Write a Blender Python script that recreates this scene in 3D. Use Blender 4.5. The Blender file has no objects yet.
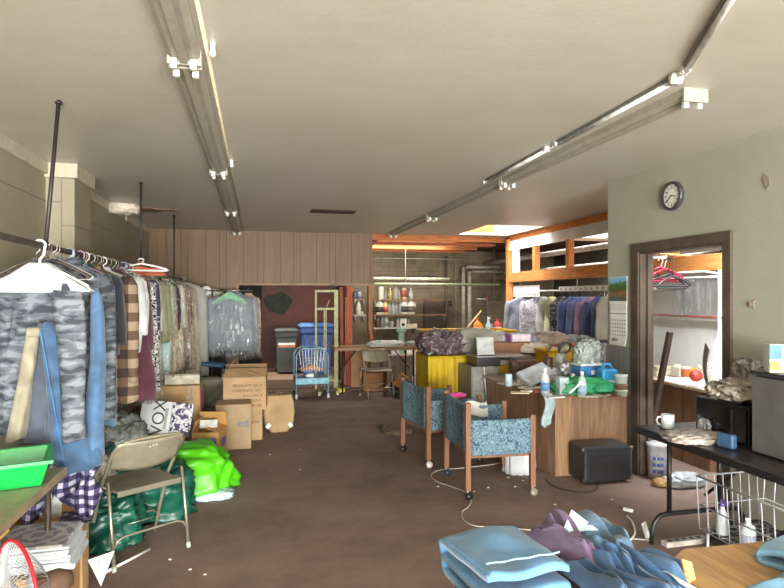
import bpy, math, random
from mathutils import Vector, Matrix, Euler, noise
random.seed(7)
PI = math.pi
sc = bpy.context.scene
COL = sc.collection
# ---------------------------------------------------------------- camera maths (metres; X across the room, Y into it)
FPX, CX, HY, EYE, YAW = 590.0, 392.0, 297.0, 1.6, math.radians(12.9)
CS, SN = math.cos(YAW), math.sin(YAW)
def ray(px, py):
    xc = (px-CX)/FPX
    return Vector((xc*CS+SN, CS-xc*SN, (HY-py)/FPX))
def onz(px, py, z):
    r = ray(px, py); t = (z-EYE)/r.z
    return Vector((r.x*t, r.y*t, z))
def ony(px, py, y):
    r = ray(px, py); t = y/r.y
    return Vector((r.x*t, y, EYE+r.z*t))
def onx(px, py, x):
    r = ray(px, py); t = x/r.x
    return Vector((x, r.y*t, EYE+r.z*t))
cam_d = bpy.data.cameras.new('camera'); cam = bpy.data.objects.new('camera', cam_d); COL.objects.link(cam)
cam.location = (0, 0, EYE); cam.rotation_euler = (PI/2, 0, -YAW)
cam_d.sensor_width = 36; cam_d.lens = 36*FPX/784; cam_d.shift_y = 3/784; cam_d.clip_start = 0.05
sc.camera = cam
# ---------------------------------------------------------------- materials
def lin(c):
    if isinstance(c, str):
        c = c.lstrip('#'); c = [int(c[i:i+2], 16)/255 for i in (0, 2, 4)]
    return tuple((x/12.92 if x <= .04045 else ((x+.055)/1.055)**2.4) for x in c)+(1,)
MC = {}
def nodes_of(name):
    m = bpy.data.materials.new(name); m.use_nodes = True
    nt = m.node_tree; b = nt.nodes['Principled BSDF']
    return m, nt, b
def N(nt, t, **kw):
    n = nt.nodes.new(t)
    for k, v in kw.items():
        if k in n.inputs: n.inputs[k].default_value = v
        else: setattr(n, k, v)
    return n
def coords(nt, scale=(1,1,1), rot=(0,0,0), world=False):
    if world:
        tc = N(nt, 'ShaderNodeNewGeometry'); out = tc.outputs['Position']
    else:
        tc = N(nt, 'ShaderNodeTexCoord'); out = tc.outputs['Object']
    mp = N(nt, 'ShaderNodeMapping'); mp.inputs['Scale'].default_value = scale; mp.inputs['Rotation'].default_value = rot
    nt.links.new(out, mp.inputs['Vector']); return mp.outputs['Vector']
def ramp(nt, fac, stops, interp='LINEAR'):
    r = N(nt, 'ShaderNodeValToRGB'); r.color_ramp.interpolation = interp
    while len(r.color_ramp.elements) < len(stops): r.color_ramp.elements.new(.5)
    for e, (p, c) in zip(r.color_ramp.elements, stops): e.position = p; e.color = lin(c)
    nt.links.new(fac, r.inputs['Fac']); return r.outputs['Color']
def bump(nt, b, h, dist=.01, strength=.5):
    bp = N(nt, 'ShaderNodeBump', Strength=strength, Distance=dist)
    nt.links.new(h, bp.inputs['Height']); nt.links.new(bp.outputs['Normal'], b.inputs['Normal'])
def shade(c, k):
    if isinstance(c, str):
        c = c.lstrip('#'); c = [int(c[i:i+2], 16)/255 for i in (0, 2, 4)]
    return tuple(max(0, min(1, x*k)) for x in c)
def plain(c, rough=.6, metal=0, var=.12, nscale=14, bmp=.0, spec=None, trans=0, alpha=1):
    key = ('p', c, rough, metal, var, nscale, bmp, trans, alpha)
    if key in MC: return MC[key]
    m, nt, b = nodes_of('surface'); b.inputs['Roughness'].default_value = rough; b.inputs['Metallic'].default_value = metal
    v = coords(nt); n = N(nt, 'ShaderNodeTexNoise', Scale=nscale, Detail=5.0); nt.links.new(v, n.inputs['Vector'])
    col = ramp(nt, n.outputs['Fac'], [(.3, shade(c, 1-var)), (.7, shade(c, 1+var))]); nt.links.new(col, b.inputs['Base Color'])
    if bmp: bump(nt, b, n.outputs['Fac'], .01, bmp)
    b.inputs['Transmission Weight'].default_value = trans; b.inputs['Alpha'].default_value = alpha
    MC[key] = m; return m
def fabric(c, var=.18, rough=.9, weave=350, c2=None):
    key = ('f', c, var, c2)
    if key in MC: return MC[key]
    m, nt, b = nodes_of('fabric'); b.inputs['Roughness'].default_value = rough
    b.inputs['Sheen Weight'].default_value = .2
    v = coords(nt); n = N(nt, 'ShaderNodeTexNoise', Scale=7.0, Detail=6.0, Distortion=.6); nt.links.new(v, n.inputs['Vector'])
    col = ramp(nt, n.outputs['Fac'], [(.3, shade(c, 1-var)), (.7, c2 or shade(c, 1+var))]); nt.links.new(col, b.inputs['Base Color'])
    n2 = N(nt, 'ShaderNodeTexNoise', Scale=float(weave), Detail=2.0); nt.links.new(v, n2.inputs['Vector'])
    bump(nt, b, n2.outputs['Fac'], .002, .4)
    MC[key] = m; return m
def patches(name, stops, scale=9.0, dist=1.5, detail=2.0, stretch=(1,1,1.6), interp='CONSTANT', rough=.9):
    if name in MC: return MC[name]
    m, nt, b = nodes_of(name); b.inputs['Roughness'].default_value = rough
    v = coords(nt, stretch); n = N(nt, 'ShaderNodeTexNoise', Scale=scale, Detail=detail, Distortion=dist); nt.links.new(v, n.inputs['Vector'])
    nt.links.new(ramp(nt, n.outputs['Fac'], stops, interp), b.inputs['Base Color']); MC[name] = m; return m
def checks(name, a, bcol, mid, scale=14.0, rough=.9, axes=(0, 2)):
    """two sets of stripes woven over each other (gingham / buffalo check) in object space"""
    if name in MC: return MC[name]
    m, nt, b = nodes_of(name); b.inputs['Roughness'].default_value = rough
    v = coords(nt); sx = N(nt, 'ShaderNodeSeparateXYZ'); nt.links.new(v, sx.inputs[0])
    outs = []
    for ax in axes:
        mu = N(nt, 'ShaderNodeMath', operation='MULTIPLY'); mu.inputs[1].default_value = scale; nt.links.new(sx.outputs[ax], mu.inputs[0])
        fr = N(nt, 'ShaderNodeMath', operation='FRACT'); nt.links.new(mu.outputs[0], fr.inputs[0])
        gt = N(nt, 'ShaderNodeMath', operation='GREATER_THAN'); gt.inputs[1].default_value = .5; nt.links.new(fr.outputs[0], gt.inputs[0]); outs.append(gt.outputs[0])
    ad = N(nt, 'ShaderNodeMath', operation='ADD'); nt.links.new(outs[0], ad.inputs[0]); nt.links.new(outs[1], ad.inputs[1])
    dv = N(nt, 'ShaderNodeMath', operation='MULTIPLY'); dv.inputs[1].default_value = .5; nt.links.new(ad.outputs[0], dv.inputs[0])
    nt.links.new(ramp(nt, dv.outputs[0], [(0, a), (.4, mid), (.9, bcol)], 'CONSTANT'), b.inputs['Base Color'])
    MC[name] = m; return m
def wood(c, c2=None, scale=3.0, rough=.5, axis=2, stretch=12, var=1):
    key = ('w', c, c2, scale, rough, axis, stretch)
    if key in MC: return MC[key]
    m, nt, b = nodes_of('wood'); b.inputs['Roughness'].default_value = rough
    s = [stretch]*3; s[axis] = 1.0
    v = coords(nt, tuple(s)); n = N(nt, 'ShaderNodeTexNoise', Scale=scale, Detail=6.0, Distortion=1.2); nt.links.new(v, n.inputs['Vector'])
    nt.links.new(ramp(nt, n.outputs['Fac'], [(.25, c2 or shade(c, .65)), (.5, c), (.75, shade(c, 1.18))]), b.inputs['Base Color'])
    bump(nt, b, n.outputs['Fac'], .003, .25)
    MC[key] = m; return m
def card(c='#b89468'):
    return plain(c, .85, 0, .06, 6)
def film(tint='#d9d3c2', trans=.55, rough=.16, name=None):
    """thin wrinkled polythene: part see-through, part glossy white sheen"""
    key = ('film', tint, trans, rough)
    if key in MC: return MC[key]
    m, nt, b = nodes_of('plastic_film'); out = nt.nodes['Material Output']
    b.inputs['Base Color'].default_value = lin(shade(tint,.8)); b.inputs['Roughness'].default_value = rough; b.inputs['IOR'].default_value = 2.0
    tr = N(nt, 'ShaderNodeBsdfTransparent'); mx = N(nt, 'ShaderNodeMixShader')
    v = coords(nt, (1, 1, .22)); n = N(nt, 'ShaderNodeTexNoise', Scale=34.0, Detail=3.0, Distortion=.5); nt.links.new(v, n.inputs['Vector'])
    bump(nt, b, n.outputs['Fac'], .03, 1.0)
    mr = N(nt, 'ShaderNodeMapRange'); mr.inputs['From Min'].default_value = .42; mr.inputs['From Max'].default_value = .68
    mr.inputs['To Min'].default_value = max(.03, .75-trans-.35); mr.inputs['To Max'].default_value = 1-trans+.1
    nt.links.new(n.outputs['Fac'], mr.inputs['Value']); nt.links.new(mr.outputs[0], mx.inputs[0])
    nt.links.new(tr.outputs[0], mx.inputs[1]); nt.links.new(b.outputs[0], mx.inputs[2]); nt.links.new(mx.outputs[0], out.inputs['Surface'])
    MC[key] = m; return m
def clear(c='#e8f0f0', a=.25, rough=.05):
    key = ('clear', c, a)
    if key in MC: return MC[key]
    m, nt, b = nodes_of('clear_plastic'); b.inputs['Base Color'].default_value = lin(c); b.inputs['Roughness'].default_value = rough
    b.inputs['Alpha'].default_value = a
    MC[key] = m; return m
def crinkle(c, rough=.28, var=.12):
    """crumpled film: flat facets meeting in sharp creases"""
    key = ('crk', c)
    if key in MC: return MC[key]
    m, nt, b = nodes_of('crinkled_plastic'); b.inputs['Roughness'].default_value = rough
    v = coords(nt); n = N(nt, 'ShaderNodeTexNoise', Scale=6.0, Detail=3.0); nt.links.new(v, n.inputs['Vector'])
    nt.links.new(ramp(nt, n.outputs['Fac'], [(.3, shade(c, 1-var)), (.7, shade(c, 1+var))]), b.inputs['Base Color'])
    ad = N(nt, 'ShaderNodeVectorMath', operation='MULTIPLY_ADD'); ad.inputs[1].default_value = (.25,.25,.25); nt.links.new(n.outputs['Color'], ad.inputs[0]); nt.links.new(v, ad.inputs[2])
    vo = N(nt, 'ShaderNodeTexVoronoi', Scale=13.0); nt.links.new(ad.outputs[0], vo.inputs['Vector'])
    bump(nt, b, vo.outputs['Distance'], .05, .9); MC[key] = m; return m
steel = plain('#9a9a98', .35, .9, .1)
chrome = plain('#c4c4c2', .18, 1, .05)
blackp = plain('#1b1b1d', .45)
whitep = plain('#e6e6e2', .45, 0, .04)
rubber = plain('#151515', .8)
# ---------------------------------------------------------------- geometry builder
class G:
    def __init__(s): s.v = []; s.f = []; s.mi = []; s.cur = 0; s.M = Matrix()
    def at(s, loc=(0,0,0), rot=(0,0,0), scale=(1,1,1)):
        s.M = Matrix.LocRotScale(Vector(loc), Euler(rot), Vector(scale)); return s
    def add(s, vs, fs):
        o = len(s.v); s.v += [s.M @ Vector(p) for p in vs]; s.f += [tuple(o+i for i in f) for f in fs]; s.mi += [s.cur]*len(fs); return s
    def box(s, c, d, rz=0, rx=0, ry=0):
        x, y, z = d[0]/2, d[1]/2, d[2]/2; R = Euler((rx, ry, rz)).to_matrix(); c = Vector(c)
        vs = [c+R@Vector(p) for p in [(-x,-y,-z),(x,-y,-z),(x,y,-z),(-x,y,-z),(-x,-y,z),(x,-y,z),(x,y,z),(-x,y,z)]]
        return s.add(vs, [(3,2,1,0),(4,5,6,7),(0,1,5,4),(1,2,6,5),(2,3,7,6),(3,0,4,7)])
    def b2(s, lo, hi):
        return s.box([(a+b)/2 for a, b in zip(lo, hi)], [b-a for a, b in zip(lo, hi)])
    def prism(s, pts, z0, z1):
        n = len(pts)
        return s.add([(x, y, z0) for x, y in pts]+[(x, y, z1) for x, y in pts],
            [tuple(range(n-1, -1, -1)), tuple(range(n, 2*n))]+[(i, (i+1) % n, n+(i+1) % n, n+i) for i in range(n)])
    def prism_y(s, pts, y0, y1):
        n = len(pts)
        return s.add([(x, y0, z) for x, z in pts]+[(x, y1, z) for x, z in pts],
            [tuple(range(n)), tuple(range(2*n-1, n-1, -1))]+[((i+1) % n, i, n+i, n+(i+1) % n) for i in range(n)])
    def loft(s, rings, caps=True, close=False):
        n = len(rings[0]); vs = [p for r in rings for p in r]; fs = []
        m = len(rings)
        for i in range(m-1 if not close else m):
            j = (i+1) % m
            for k in range(n): fs.append((i*n+k, i*n+(k+1) % n, j*n+(k+1) % n, j*n+k))
        if caps and not close: fs += [tuple(range(n-1, -1, -1)), tuple(range((m-1)*n, m*n))]
        return s.add(vs, fs)
    def tube(s, path, r, seg=8, close=False, caps=True, flat=1.0):
        P = [Vector(p) for p in path]; m = len(P); rings = []
        rr = r if isinstance(r, (list, tuple)) else [r]*m
        up = None
        for i in range(m):
            a = P[(i-1) % m] if (close or i > 0) else P[i]; b = P[(i+1) % m] if (close or i < m-1) else P[i]
            d = (b-a)
            d = d.normalized() if d.length > 1e-9 else Vector((0,0,1))
            if up is None:
                u = d.orthogonal().normalized()
            else:
                u = (up-d*up.dot(d))
                u = u.normalized() if u.length > 1e-6 else d.orthogonal().normalized()
            up = u; w = d.cross(u)
            rings.append([P[i]+u*(math.cos(2*PI*k/seg)*rr[i])+w*(math.sin(2*PI*k/seg)*rr[i]*flat) for k in range(seg)])
        return s.loft(rings, caps, close)
    def rod(s, a, b, r, r2=None, seg=12):
        return s.tube([a, b], [r, r2 if r2 is not None else r], seg)
    def lathe(s, prof, o=(0,0,0), seg=20, axis='z', sy=1.0):
        o = Vector(o); rings = []
        for r, h in prof:
            ring = []
            for k in range(seg):
                a = 2*PI*k/seg; x, y = r*math.cos(a), r*math.sin(a)*sy
                p = Vector((x, y, h)) if axis == 'z' else (Vector((h, x, y)) if axis == 'x' else Vector((x, -h, y)))
                ring.append(o+p)
            rings.append(ring)
        return s.loft(rings)
    def sheet(s, fn, nu, nv, th=0.0):
        """grid surface fn(u,v) with real thickness th"""
        P = [[Vector(fn(i/nu, j/nv)) for i in range(nu+1)] for j in range(nv+1)]
        vs = [p for r in P for p in r]; w = nu+1
        fs = [(j*w+i, j*w+i+1, (j+1)*w+i+1, (j+1)*w+i) for j in range(nv) for i in range(nu)]
        if th:
            nr = []
            for j in range(nv+1):
                for i in range(nu+1):
                    a = P[j][min(i+1, nu)]-P[j][max(i-1, 0)]; b = P[min(j+1, nv)][i]-P[max(j-1, 0)][i]
                    c = a.cross(b); nr.append(c.normalized() if c.length > 1e-12 else Vector((0,0,1)))
            o = len(vs); vs += [p-n*th for p, n in zip(vs[:o], nr)]
            fs += [(o+f[3], o+f[2], o+f[1], o+f[0]) for f in fs[:]]
            for i in range(nu): fs += [(i+1, i, o+i, o+i+1), (nv*w+i, nv*w+i+1, o+nv*w+i+1, o+nv*w+i)]
            for j in range(nv): fs += [(j*w, (j+1)*w, o+(j+1)*w, o+j*w), ((j+1)*w+nu, j*w+nu, o+j*w+nu, o+(j+1)*w+nu)]
        return s.add(vs, fs)
    def blob(s, c, r, amp=.2, freq=3.0, seed=0, nu=40, nv=24, flat=True, ridge=True, power=.7):
        """crumpled heap: rounded block pushed about by ridged noise, flat underneath"""
        c = Vector(c); rings = []
        for j in range(nv+1):
            ph = PI*j/nv-PI/2; ring = []
            for i in range(nu):
                th = 2*PI*i/nu
                d = Vector((math.cos(ph)*math.cos(th), math.cos(ph)*math.sin(th), math.sin(ph)))
                q = Vector([math.copysign(abs(k)**power, k) for k in d])
                n1 = noise.noise(d*freq+Vector((seed*7.3, seed, 0))); n2 = noise.noise(d*freq*2.7+Vector((0, seed*3.1, seed)))
                k = (1-abs(n1)*2.2)*amp+n2*amp*.5 if ridge else n1*amp
                p = Vector((q.x*r[0], q.y*r[1], q.z*r[2]))*(1+k)
                if flat and p.z < -r[2]*.55: p.z = -r[2]*.55
                ring.append(c+p)
            rings.append(ring)
        return s.loft(rings)
    def obj(s, name, mat, parent=None, loc=None, rz=0, rot=None, smooth=False, bev=0, sub=0, seg=2):
        me = bpy.data.meshes.new(name); me.from_pydata([tuple(p) for p in s.v], [], s.f)
        for mm in (mat if isinstance(mat, (list, tuple)) else [mat]): me.materials.append(mm)
        if any(s.mi): me.polygons.foreach_set('material_index', s.mi)
        if smooth: me.polygons.foreach_set('use_smooth', [True]*len(me.polygons))
        me.update()
        o = bpy.data.objects.new(name, me); COL.objects.link(o)
        if parent: o.parent = parent
        if loc is not None: o.location = loc
        o.rotation_euler = rot if rot is not None else (0, 0, rz)
        if bev:
            b = o.modifiers.new('bevel', 'BEVEL'); b.width = bev; b.segments = seg; b.limit_method = 'ANGLE'
            me.polygons.foreach_set('use_smooth', [True]*len(me.polygons))
            b.harden_normals = True
        if sub:
            d = o.modifiers.new('sub', 'SUBSURF'); d.levels = sub; d.render_levels = sub
        return o
def arc(c, r, a0, a1, n=10, plane='xz'):
    out = []
    for i in range(n+1):
        a = a0+(a1-a0)*i/n; u, w = r*math.cos(a), r*math.sin(a)
        out.append((c[0]+u, c[1], c[2]+w) if plane == 'xz' else ((c[0], c[1]+u, c[2]+w) if plane == 'yz' else (c[0]+u, c[1]+w, c[2])))
    return out
def tag(o, label, cat, group=None, kind=None):
    o['label'] = label; o['category'] = cat
    if group: o['group'] = group
    if kind: o['kind'] = kind
    return o
def thing(name, label, cat, loc=(0,0,0), rz=0, group=None):
    o = bpy.data.objects.new(name, None); COL.objects.link(o); o.location = loc; o.rotation_euler = (0, 0, rz); o.empty_display_size = .1
    return tag(o, label, cat, group)
def struct(name, g, m, **k):
    o = g.obj(name, m, **k); o['kind'] = 'structure'; return o
def kids(o): return [c for c in bpy.data.objects if c.parent == o]
def copy_tree(o, parent=None):
    c = o.copy(); COL.objects.link(c); c.parent = parent
    for ch in kids(o): copy_tree(ch, c)
    return c
def writing(text, size, mat, parent, loc, rot, ext=.001, name='lettering', align='CENTER'):
    cu = bpy.data.curves.new(name, 'FONT'); cu.body = text; cu.size = size; cu.extrude = ext; cu.align_x = align; cu.align_y = 'CENTER'
    cu.materials.append(mat); o = bpy.data.objects.new(name, cu); COL.objects.link(o)
    bpy.context.view_layer.update(); me = bpy.data.meshes.new_from_object(o.evaluated_get(bpy.context.evaluated_depsgraph_get()))
    bpy.data.objects.remove(o); o = bpy.data.objects.new(name, me); COL.objects.link(o)
    o.parent = parent; o.location = loc; o.rotation_euler = rot; return o
SKY, FRONT, UPFILL, ROOF1, ROOF2, BACKL, SIDEL, SUN, SUNDIR, EXPO = 1.2, 330, 520, 45, 150, 40, 60, 3.0, (.34,.14,-1), 1.26
# ================================================================= THE ROOM
def wall_paint(c, c2, scale=1.2, rough=.75, blocks=None):
    m, nt, b = nodes_of('painted_wall'); b.inputs['Roughness'].default_value = rough
    v = coords(nt, world=True); n = N(nt, 'ShaderNodeTexNoise', Scale=scale, Detail=7.0, Roughness=.65); nt.links.new(v, n.inputs['Vector'])
    col = ramp(nt, n.outputs['Fac'], [(.3, c2), (.62, c)])
    n2 = N(nt, 'ShaderNodeTexNoise', Scale=90.0, Detail=3.0); nt.links.new(v, n2.inputs['Vector'])
    if blocks:
        mp = N(nt, 'ShaderNodeMapping'); mp.inputs['Rotation'].default_value = blocks; nt.links.new(v, mp.inputs['Vector'])
        br = N(nt, 'ShaderNodeTexBrick', Scale=1.0); br.inputs['Brick Width'].default_value = .4; br.inputs['Row Height'].default_value = .2
        br.inputs['Mortar Size'].default_value = .007; br.inputs['Mortar Smooth'].default_value = .4
        br.inputs['Color1'].default_value = (1,1,1,1); br.inputs['Color2'].default_value = (.9,.9,.9,1); br.inputs['Mortar'].default_value = (.62,.62,.62,1)
        nt.links.new(mp.outputs[0], br.inputs['Vector'])
        mx = N(nt, 'ShaderNodeMix', data_type='RGBA', blend_type='MULTIPLY'); mx.inputs[0].default_value = 1
        nt.links.new(col, mx.inputs[6]); nt.links.new(br.outputs['Color'], mx.inputs[7]); nt.links.new(mx.outputs[2], b.inputs['Base Color'])
        bump(nt, b, br.outputs['Color'], .01, .6)
    else:
        nt.links.new(col, b.inputs['Base Color']); bump(nt, b, n2.outputs['Fac'], .004, .35)
    return m
def panelling(c, c2, axis=0, period=.41):
    """sheet panelling with unevenly spaced vertical grooves"""
    m, nt, b = nodes_of('wood_panelling'); b.inputs['Roughness'].default_value = .55
    v = coords(nt, (9, 9, .6) , world=True); n = N(nt, 'ShaderNodeTexNoise', Scale=2.0, Detail=6.0, Distortion=.8); nt.links.new(v, n.inputs['Vector'])
    col = ramp(nt, n.outputs['Fac'], [(.3, c2), (.7, c)])
    g = N(nt, 'ShaderNodeNewGeometry'); sx = N(nt, 'ShaderNodeSeparateXYZ'); nt.links.new(g.outputs['Position'], sx.inputs[0])
    prev = None
    for ofs in (0.0, .36, .82):
        a = N(nt, 'ShaderNodeMath', operation='MULTIPLY_ADD'); a.inputs[1].default_value = 1/(period*1.5); a.inputs[2].default_value = ofs+10; nt.links.new(sx.outputs[axis], a.inputs[0])
        f = N(nt, 'ShaderNodeMath', operation='FRACT'); nt.links.new(a.outputs[0], f.inputs[0])
        l = N(nt, 'ShaderNodeMath', operation='LESS_THAN'); l.inputs[1].default_value = .016; nt.links.new(f.outputs[0], l.inputs[0])
        if prev:
            q = N(nt, 'ShaderNodeMath', operation='MAXIMUM'); nt.links.new(prev, q.inputs[0]); nt.links.new(l.outputs[0], q.inputs[1]); prev = q.outputs[0]
        else: prev = l.outputs[0]
    mx = N(nt, 'ShaderNodeMix', data_type='RGBA'); nt.links.new(prev, mx.inputs[0]); nt.links.new(col, mx.inputs[6]); mx.inputs[7].default_value = lin(shade(c2, .45))
    nt.links.new(mx.outputs[2], b.inputs['Base Color']); return m
# ceiling paint: slightly glossy, stipple, warm old paint
def ceiling_mat():
    m, nt, b = nodes_of('ceiling_paint'); b.inputs['Roughness'].default_value = .42; b.inputs['Specular IOR Level'].default_value = .5
    v = coords(nt, world=True); n = N(nt, 'ShaderNodeTexNoise', Scale=.7, Detail=8.0, Roughness=.7); nt.links.new(v, n.inputs['Vector'])
    nt.links.new(ramp(nt, n.outputs['Fac'], [(.3, '#b8b2a3'), (.65, '#c2beb2')]), b.inputs['Base Color'])
    n2 = N(nt, 'ShaderNodeTexNoise', Scale=38.0, Detail=4.0); nt.links.new(v, n2.inputs['Vector'])
    n3 = N(nt, 'ShaderNodeTexNoise', Scale=2.2, Detail=3.0); nt.links.new(v, n3.inputs['Vector'])
    a = N(nt, 'ShaderNodeMath', operation='MULTIPLY_ADD'); a.inputs[1].default_value = .25; nt.links.new(n2.outputs['Fac'], a.inputs[0]); nt.links.new(n3.outputs['Fac'], a.inputs[2])
    bump(nt, b, a.outputs[0], .012, .35); return m
def carpet_mat():
    m, nt, b = nodes_of('brown_carpet'); b.inputs['Roughness'].default_value = .95; b.inputs['Specular IOR Level'].default_value = .2
    v = coords(nt, world=True); n = N(nt, 'ShaderNodeTexNoise', Scale=1.3, Detail=9.0, Roughness=.72); nt.links.new(v, n.inputs['Vector'])
    col = ramp(nt, n.outputs['Fac'], [(.3, '#6e5d54'), (.5, '#837066'), (.72, '#948177')])
    n2 = N(nt, 'ShaderNodeTexNoise', Scale=260.0, Detail=2.0); nt.links.new(v, n2.inputs['Vector'])
    vo = N(nt, 'ShaderNodeTexVoronoi', Scale=4.0); nt.links.new(v, vo.inputs['Vector'])
    lint = ramp(nt, vo.outputs['Distance'], [(.012, '#ffffff'), (.022, '#000000')])
    mx = N(nt, 'ShaderNodeMix', data_type='RGBA'); nt.links.new(lint, mx.inputs[0]); nt.links.new(col, mx.inputs[6]); mx.inputs[7].default_value = lin('#a39a90')
    nt.links.new(mx.outputs[2], b.inputs['Base Color']); bump(nt, b, n2.outputs['Fac'], .006, .8); return m
M_ceil = ceiling_mat(); M_carpet = carpet_mat()
M_white_wall = wall_paint('#a09f8f', '#939282', 1.0)
M_block_left = wall_paint('#9c9581', '#8b826a', .8, .8, (PI/2, 0, PI/2))
M_block_grey = wall_paint('#94876f', '#6a5e4c', 1.6, .9, (PI/2, 0, 0))
M_block_side = wall_paint('#75695b', '#51483e', 1.2, .9, (PI/2, 0, PI/2))
M_panel = panelling('#765b3d', '#654b31')
M_red = wall_paint('#5c3026', '#36201c', 1.1, .7)
M_black = plain('#0f0e0e', .9)
M_grey_panel = panelling('#85847f', '#6c6b68', 0, .16)
M_grey_panel_y = panelling('#85847f', '#6c6b68', 1, .16)
M_trim = plain('#b9b09c', .6, 0, .05)
M_casing = plain('#4d4237', .6, 0, .15, 9)
M_orange = wood('#cc8547', '#a9622c', 4, .75, 2, 14)
M_orange_y = wood('#cf8a4a', '#ab652e', 4, .75, 1, 14)
M_orange_x = wood('#b06c3a', '#7d4726', 4, .75, 0, 14)
M_redwood = wood('#8c4528', '#5f2c1b', 4, .7, 2, 14)
M_white_board = plain('#e2e6e6', .6, 0, .05, 4)
M_backfloor = plain('#6d6257', .8, 0, .18, 2)
M_woodfloor = wood('#6a5441', '#473629', 3, .7, 0, 10)

g = G().b2((-1.9,-5.2,-.1), (4.7,10.25,0)); struct('floor', g, M_carpet)
g = G().b2((-1.9,10.25,-.1), (8,14,-.003)); struct('floor_back', g, M_backfloor)
g = G().b2((4.7,-5.2,-.1), (8,10.25,-.003)); struct('floor_side', g, M_backfloor)
g = G().b2((-1.7,10.0,0), (2.0,10.28,.02)); struct('trim_1', g, M_woodfloor)
# ceiling boards around two openings to the sky
g = G()
H1 = (3.5, 4.45, 8.6, 10.0); H2 = (3.62, 4.42, 2.4, 4.9)
for lo, hi in [((-1.9,-5.2), (3.47,10.3)), ((3.47,-5.2), (4.7,H2[2])), ((3.47,H2[2]), (H2[0],H2[3])), ((H2[1],H2[2]), (4.7,H2[3])), ((3.47,H2[3]), (4.7,H1[2])),
               ((3.47,H1[2]), (H1[0],H1[3])), ((H1[1],H1[2]), (4.7,H1[3])), ((3.47,H1[3]), (4.7,10.3))]:
    g.b2((lo[0],lo[1],2.72), (hi[0],hi[1],2.76))
struct('ceiling', g, M_ceil)
g = G()
def slab(x0,x1,y0,y1,z0,z1,hx0,hx1,hy0,hy1):
    for lo, hi in (((x0,y0),(x1,hy0)),((x0,hy1),(x1,y1)),((x0,hy0),(hx0,hy1)),((hx1,hy0),(x1,hy1))): g.b2((lo[0],lo[1],z0),(hi[0],hi[1],z1))
slab(4.7,8,-5.2,14,2.72,2.78,5.2,6.8,6.4,10.6); slab(1.2,4.7,10.3,14,2.76,2.8,2.0,3.8,10.95,12.1); slab(-1.9,1.2,10.3,14,2.76,2.8,-.9,.5,11.1,12.3)  # three unseen roof openings, added so fill lamps can brighten the far rooms
struct('ceiling_back', g, plain('#5d4634', .9))
# plywood lining of the roof opening, joists
g = G().b2((3.45,10.0,2.76), (4.2,10.03,3.15)).b2((H1[0]-.03,H1[2],2.76), (H1[0],10.0,3.1)); struct('trim_2', g, M_orange_x)
for i, (y, z0) in enumerate([(10.36, 2.62), (11.1, 2.6), (11.9, 2.6), (12.7, 2.6)]):
    struct('beam_%d' % (i+1), G().b2((2.0 if i else 1.98, y, z0), (4.6, y+.05, 2.76)), M_orange_x)
struct('beam_5', G().b2((-1.0, 10.44, 2.56), (4.4, 10.5, 2.6)).b2((2.1,10.6,2.6),(2.16,13.2,2.7)), M_redwood)
for i, y in enumerate((3.0, 3.7, 4.4)):
    struct('beam_%d' % (i+6), G().b2((3.47, y, 2.76), (4.7, y+.045, 2.9)), M_orange_x)
# left wall of painted block, pilaster, cornice strip
struct('wall_left', G().b2((-1.95,-5.2,0), (-1.72,13.4,2.72)), M_block_left)
struct('pillar', G().b2((-1.72,5.45,0), (-1.5,5.95,2.72)), M_block_left)
g = G().b2((-1.72,-5.2,2.62), (-1.69,5.45,2.72)).b2((-1.72,5.95,2.62), (-1.695,8.3,2.72)).b2((-1.74,5.42,2.6), (-1.47,5.98,2.72)).b2((-1.72,8.5,2.63), (-1.695,10.3,2.72))
struct('trim_3', g, M_trim, bev=.004)
# right wall with the doorway, its stub corner, casing
g = G().b2((3.35,-5.2,0), (3.47,3.68,2.72)).b2((3.35,3.68,2.0), (3.47,4.66,2.72)).b2((3.35,4.66,0), (3.47,5.16,2.72))
struct('wall_right', g, M_white_wall)
struct('panel_wall_corner', G().b2((3.338,4.78,0), (3.35,5.17,1.13)), M_grey_panel_y)
g = G().b2((3.325,3.60,0), (3.35,3.68,2.0)).b2((3.325,4.66,0), (3.35,4.76,2.0)).b2((3.325,3.60,2.0), (3.35,4.76,2.08))
g.b2((3.34,4.645,0), (3.475,4.662,2.0)).b2((3.34,3.678,0), (3.475,3.692,2.0)).b2((3.34,3.69,1.985), (3.475,4.65,2.002)).b2((3.40,4.62,0),(3.425,4.646,1.985))
struct('door_1', g, M_casing, bev=.003)
# wainscot panel standing behind the desk
struct('wall_partition', G().b2((3.5,5.95,0), (3.95,6.0,1.08)), M_grey_panel)
# stud partition on the right, opened up to the room beyond
X = 4.55
struct('trim_4', G().b2((X-.02,3.0,2.60), (X+.05,10.1,2.72)), M_orange_y)
struct('trim_5', G().b2((X-.03,3.0,2.45), (X-.005,10.06,2.62)), M_white_board)
struct('beam_11', G().b2((X-.05,3.0,1.87), (X+.05,10.06,2.04)), M_orange_y, bev=.004)
struct('pillar_2', G().b2((X-.07,10.06,0), (X+.03,10.15,2.66)), M_orange)
for i, y in enumerate((9.04, 7.95, 6.8, 5.7, 4.75)):
    struct('trim_%d' % (i+6), G().b2((X-.04,y,2.04), (X+.05,y+.09,2.46)), M_orange)
struct('trim_11', G().b2((X-.03,9.78,2.04), (X+.04,9.96,2.46)), M_white_board)
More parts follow.
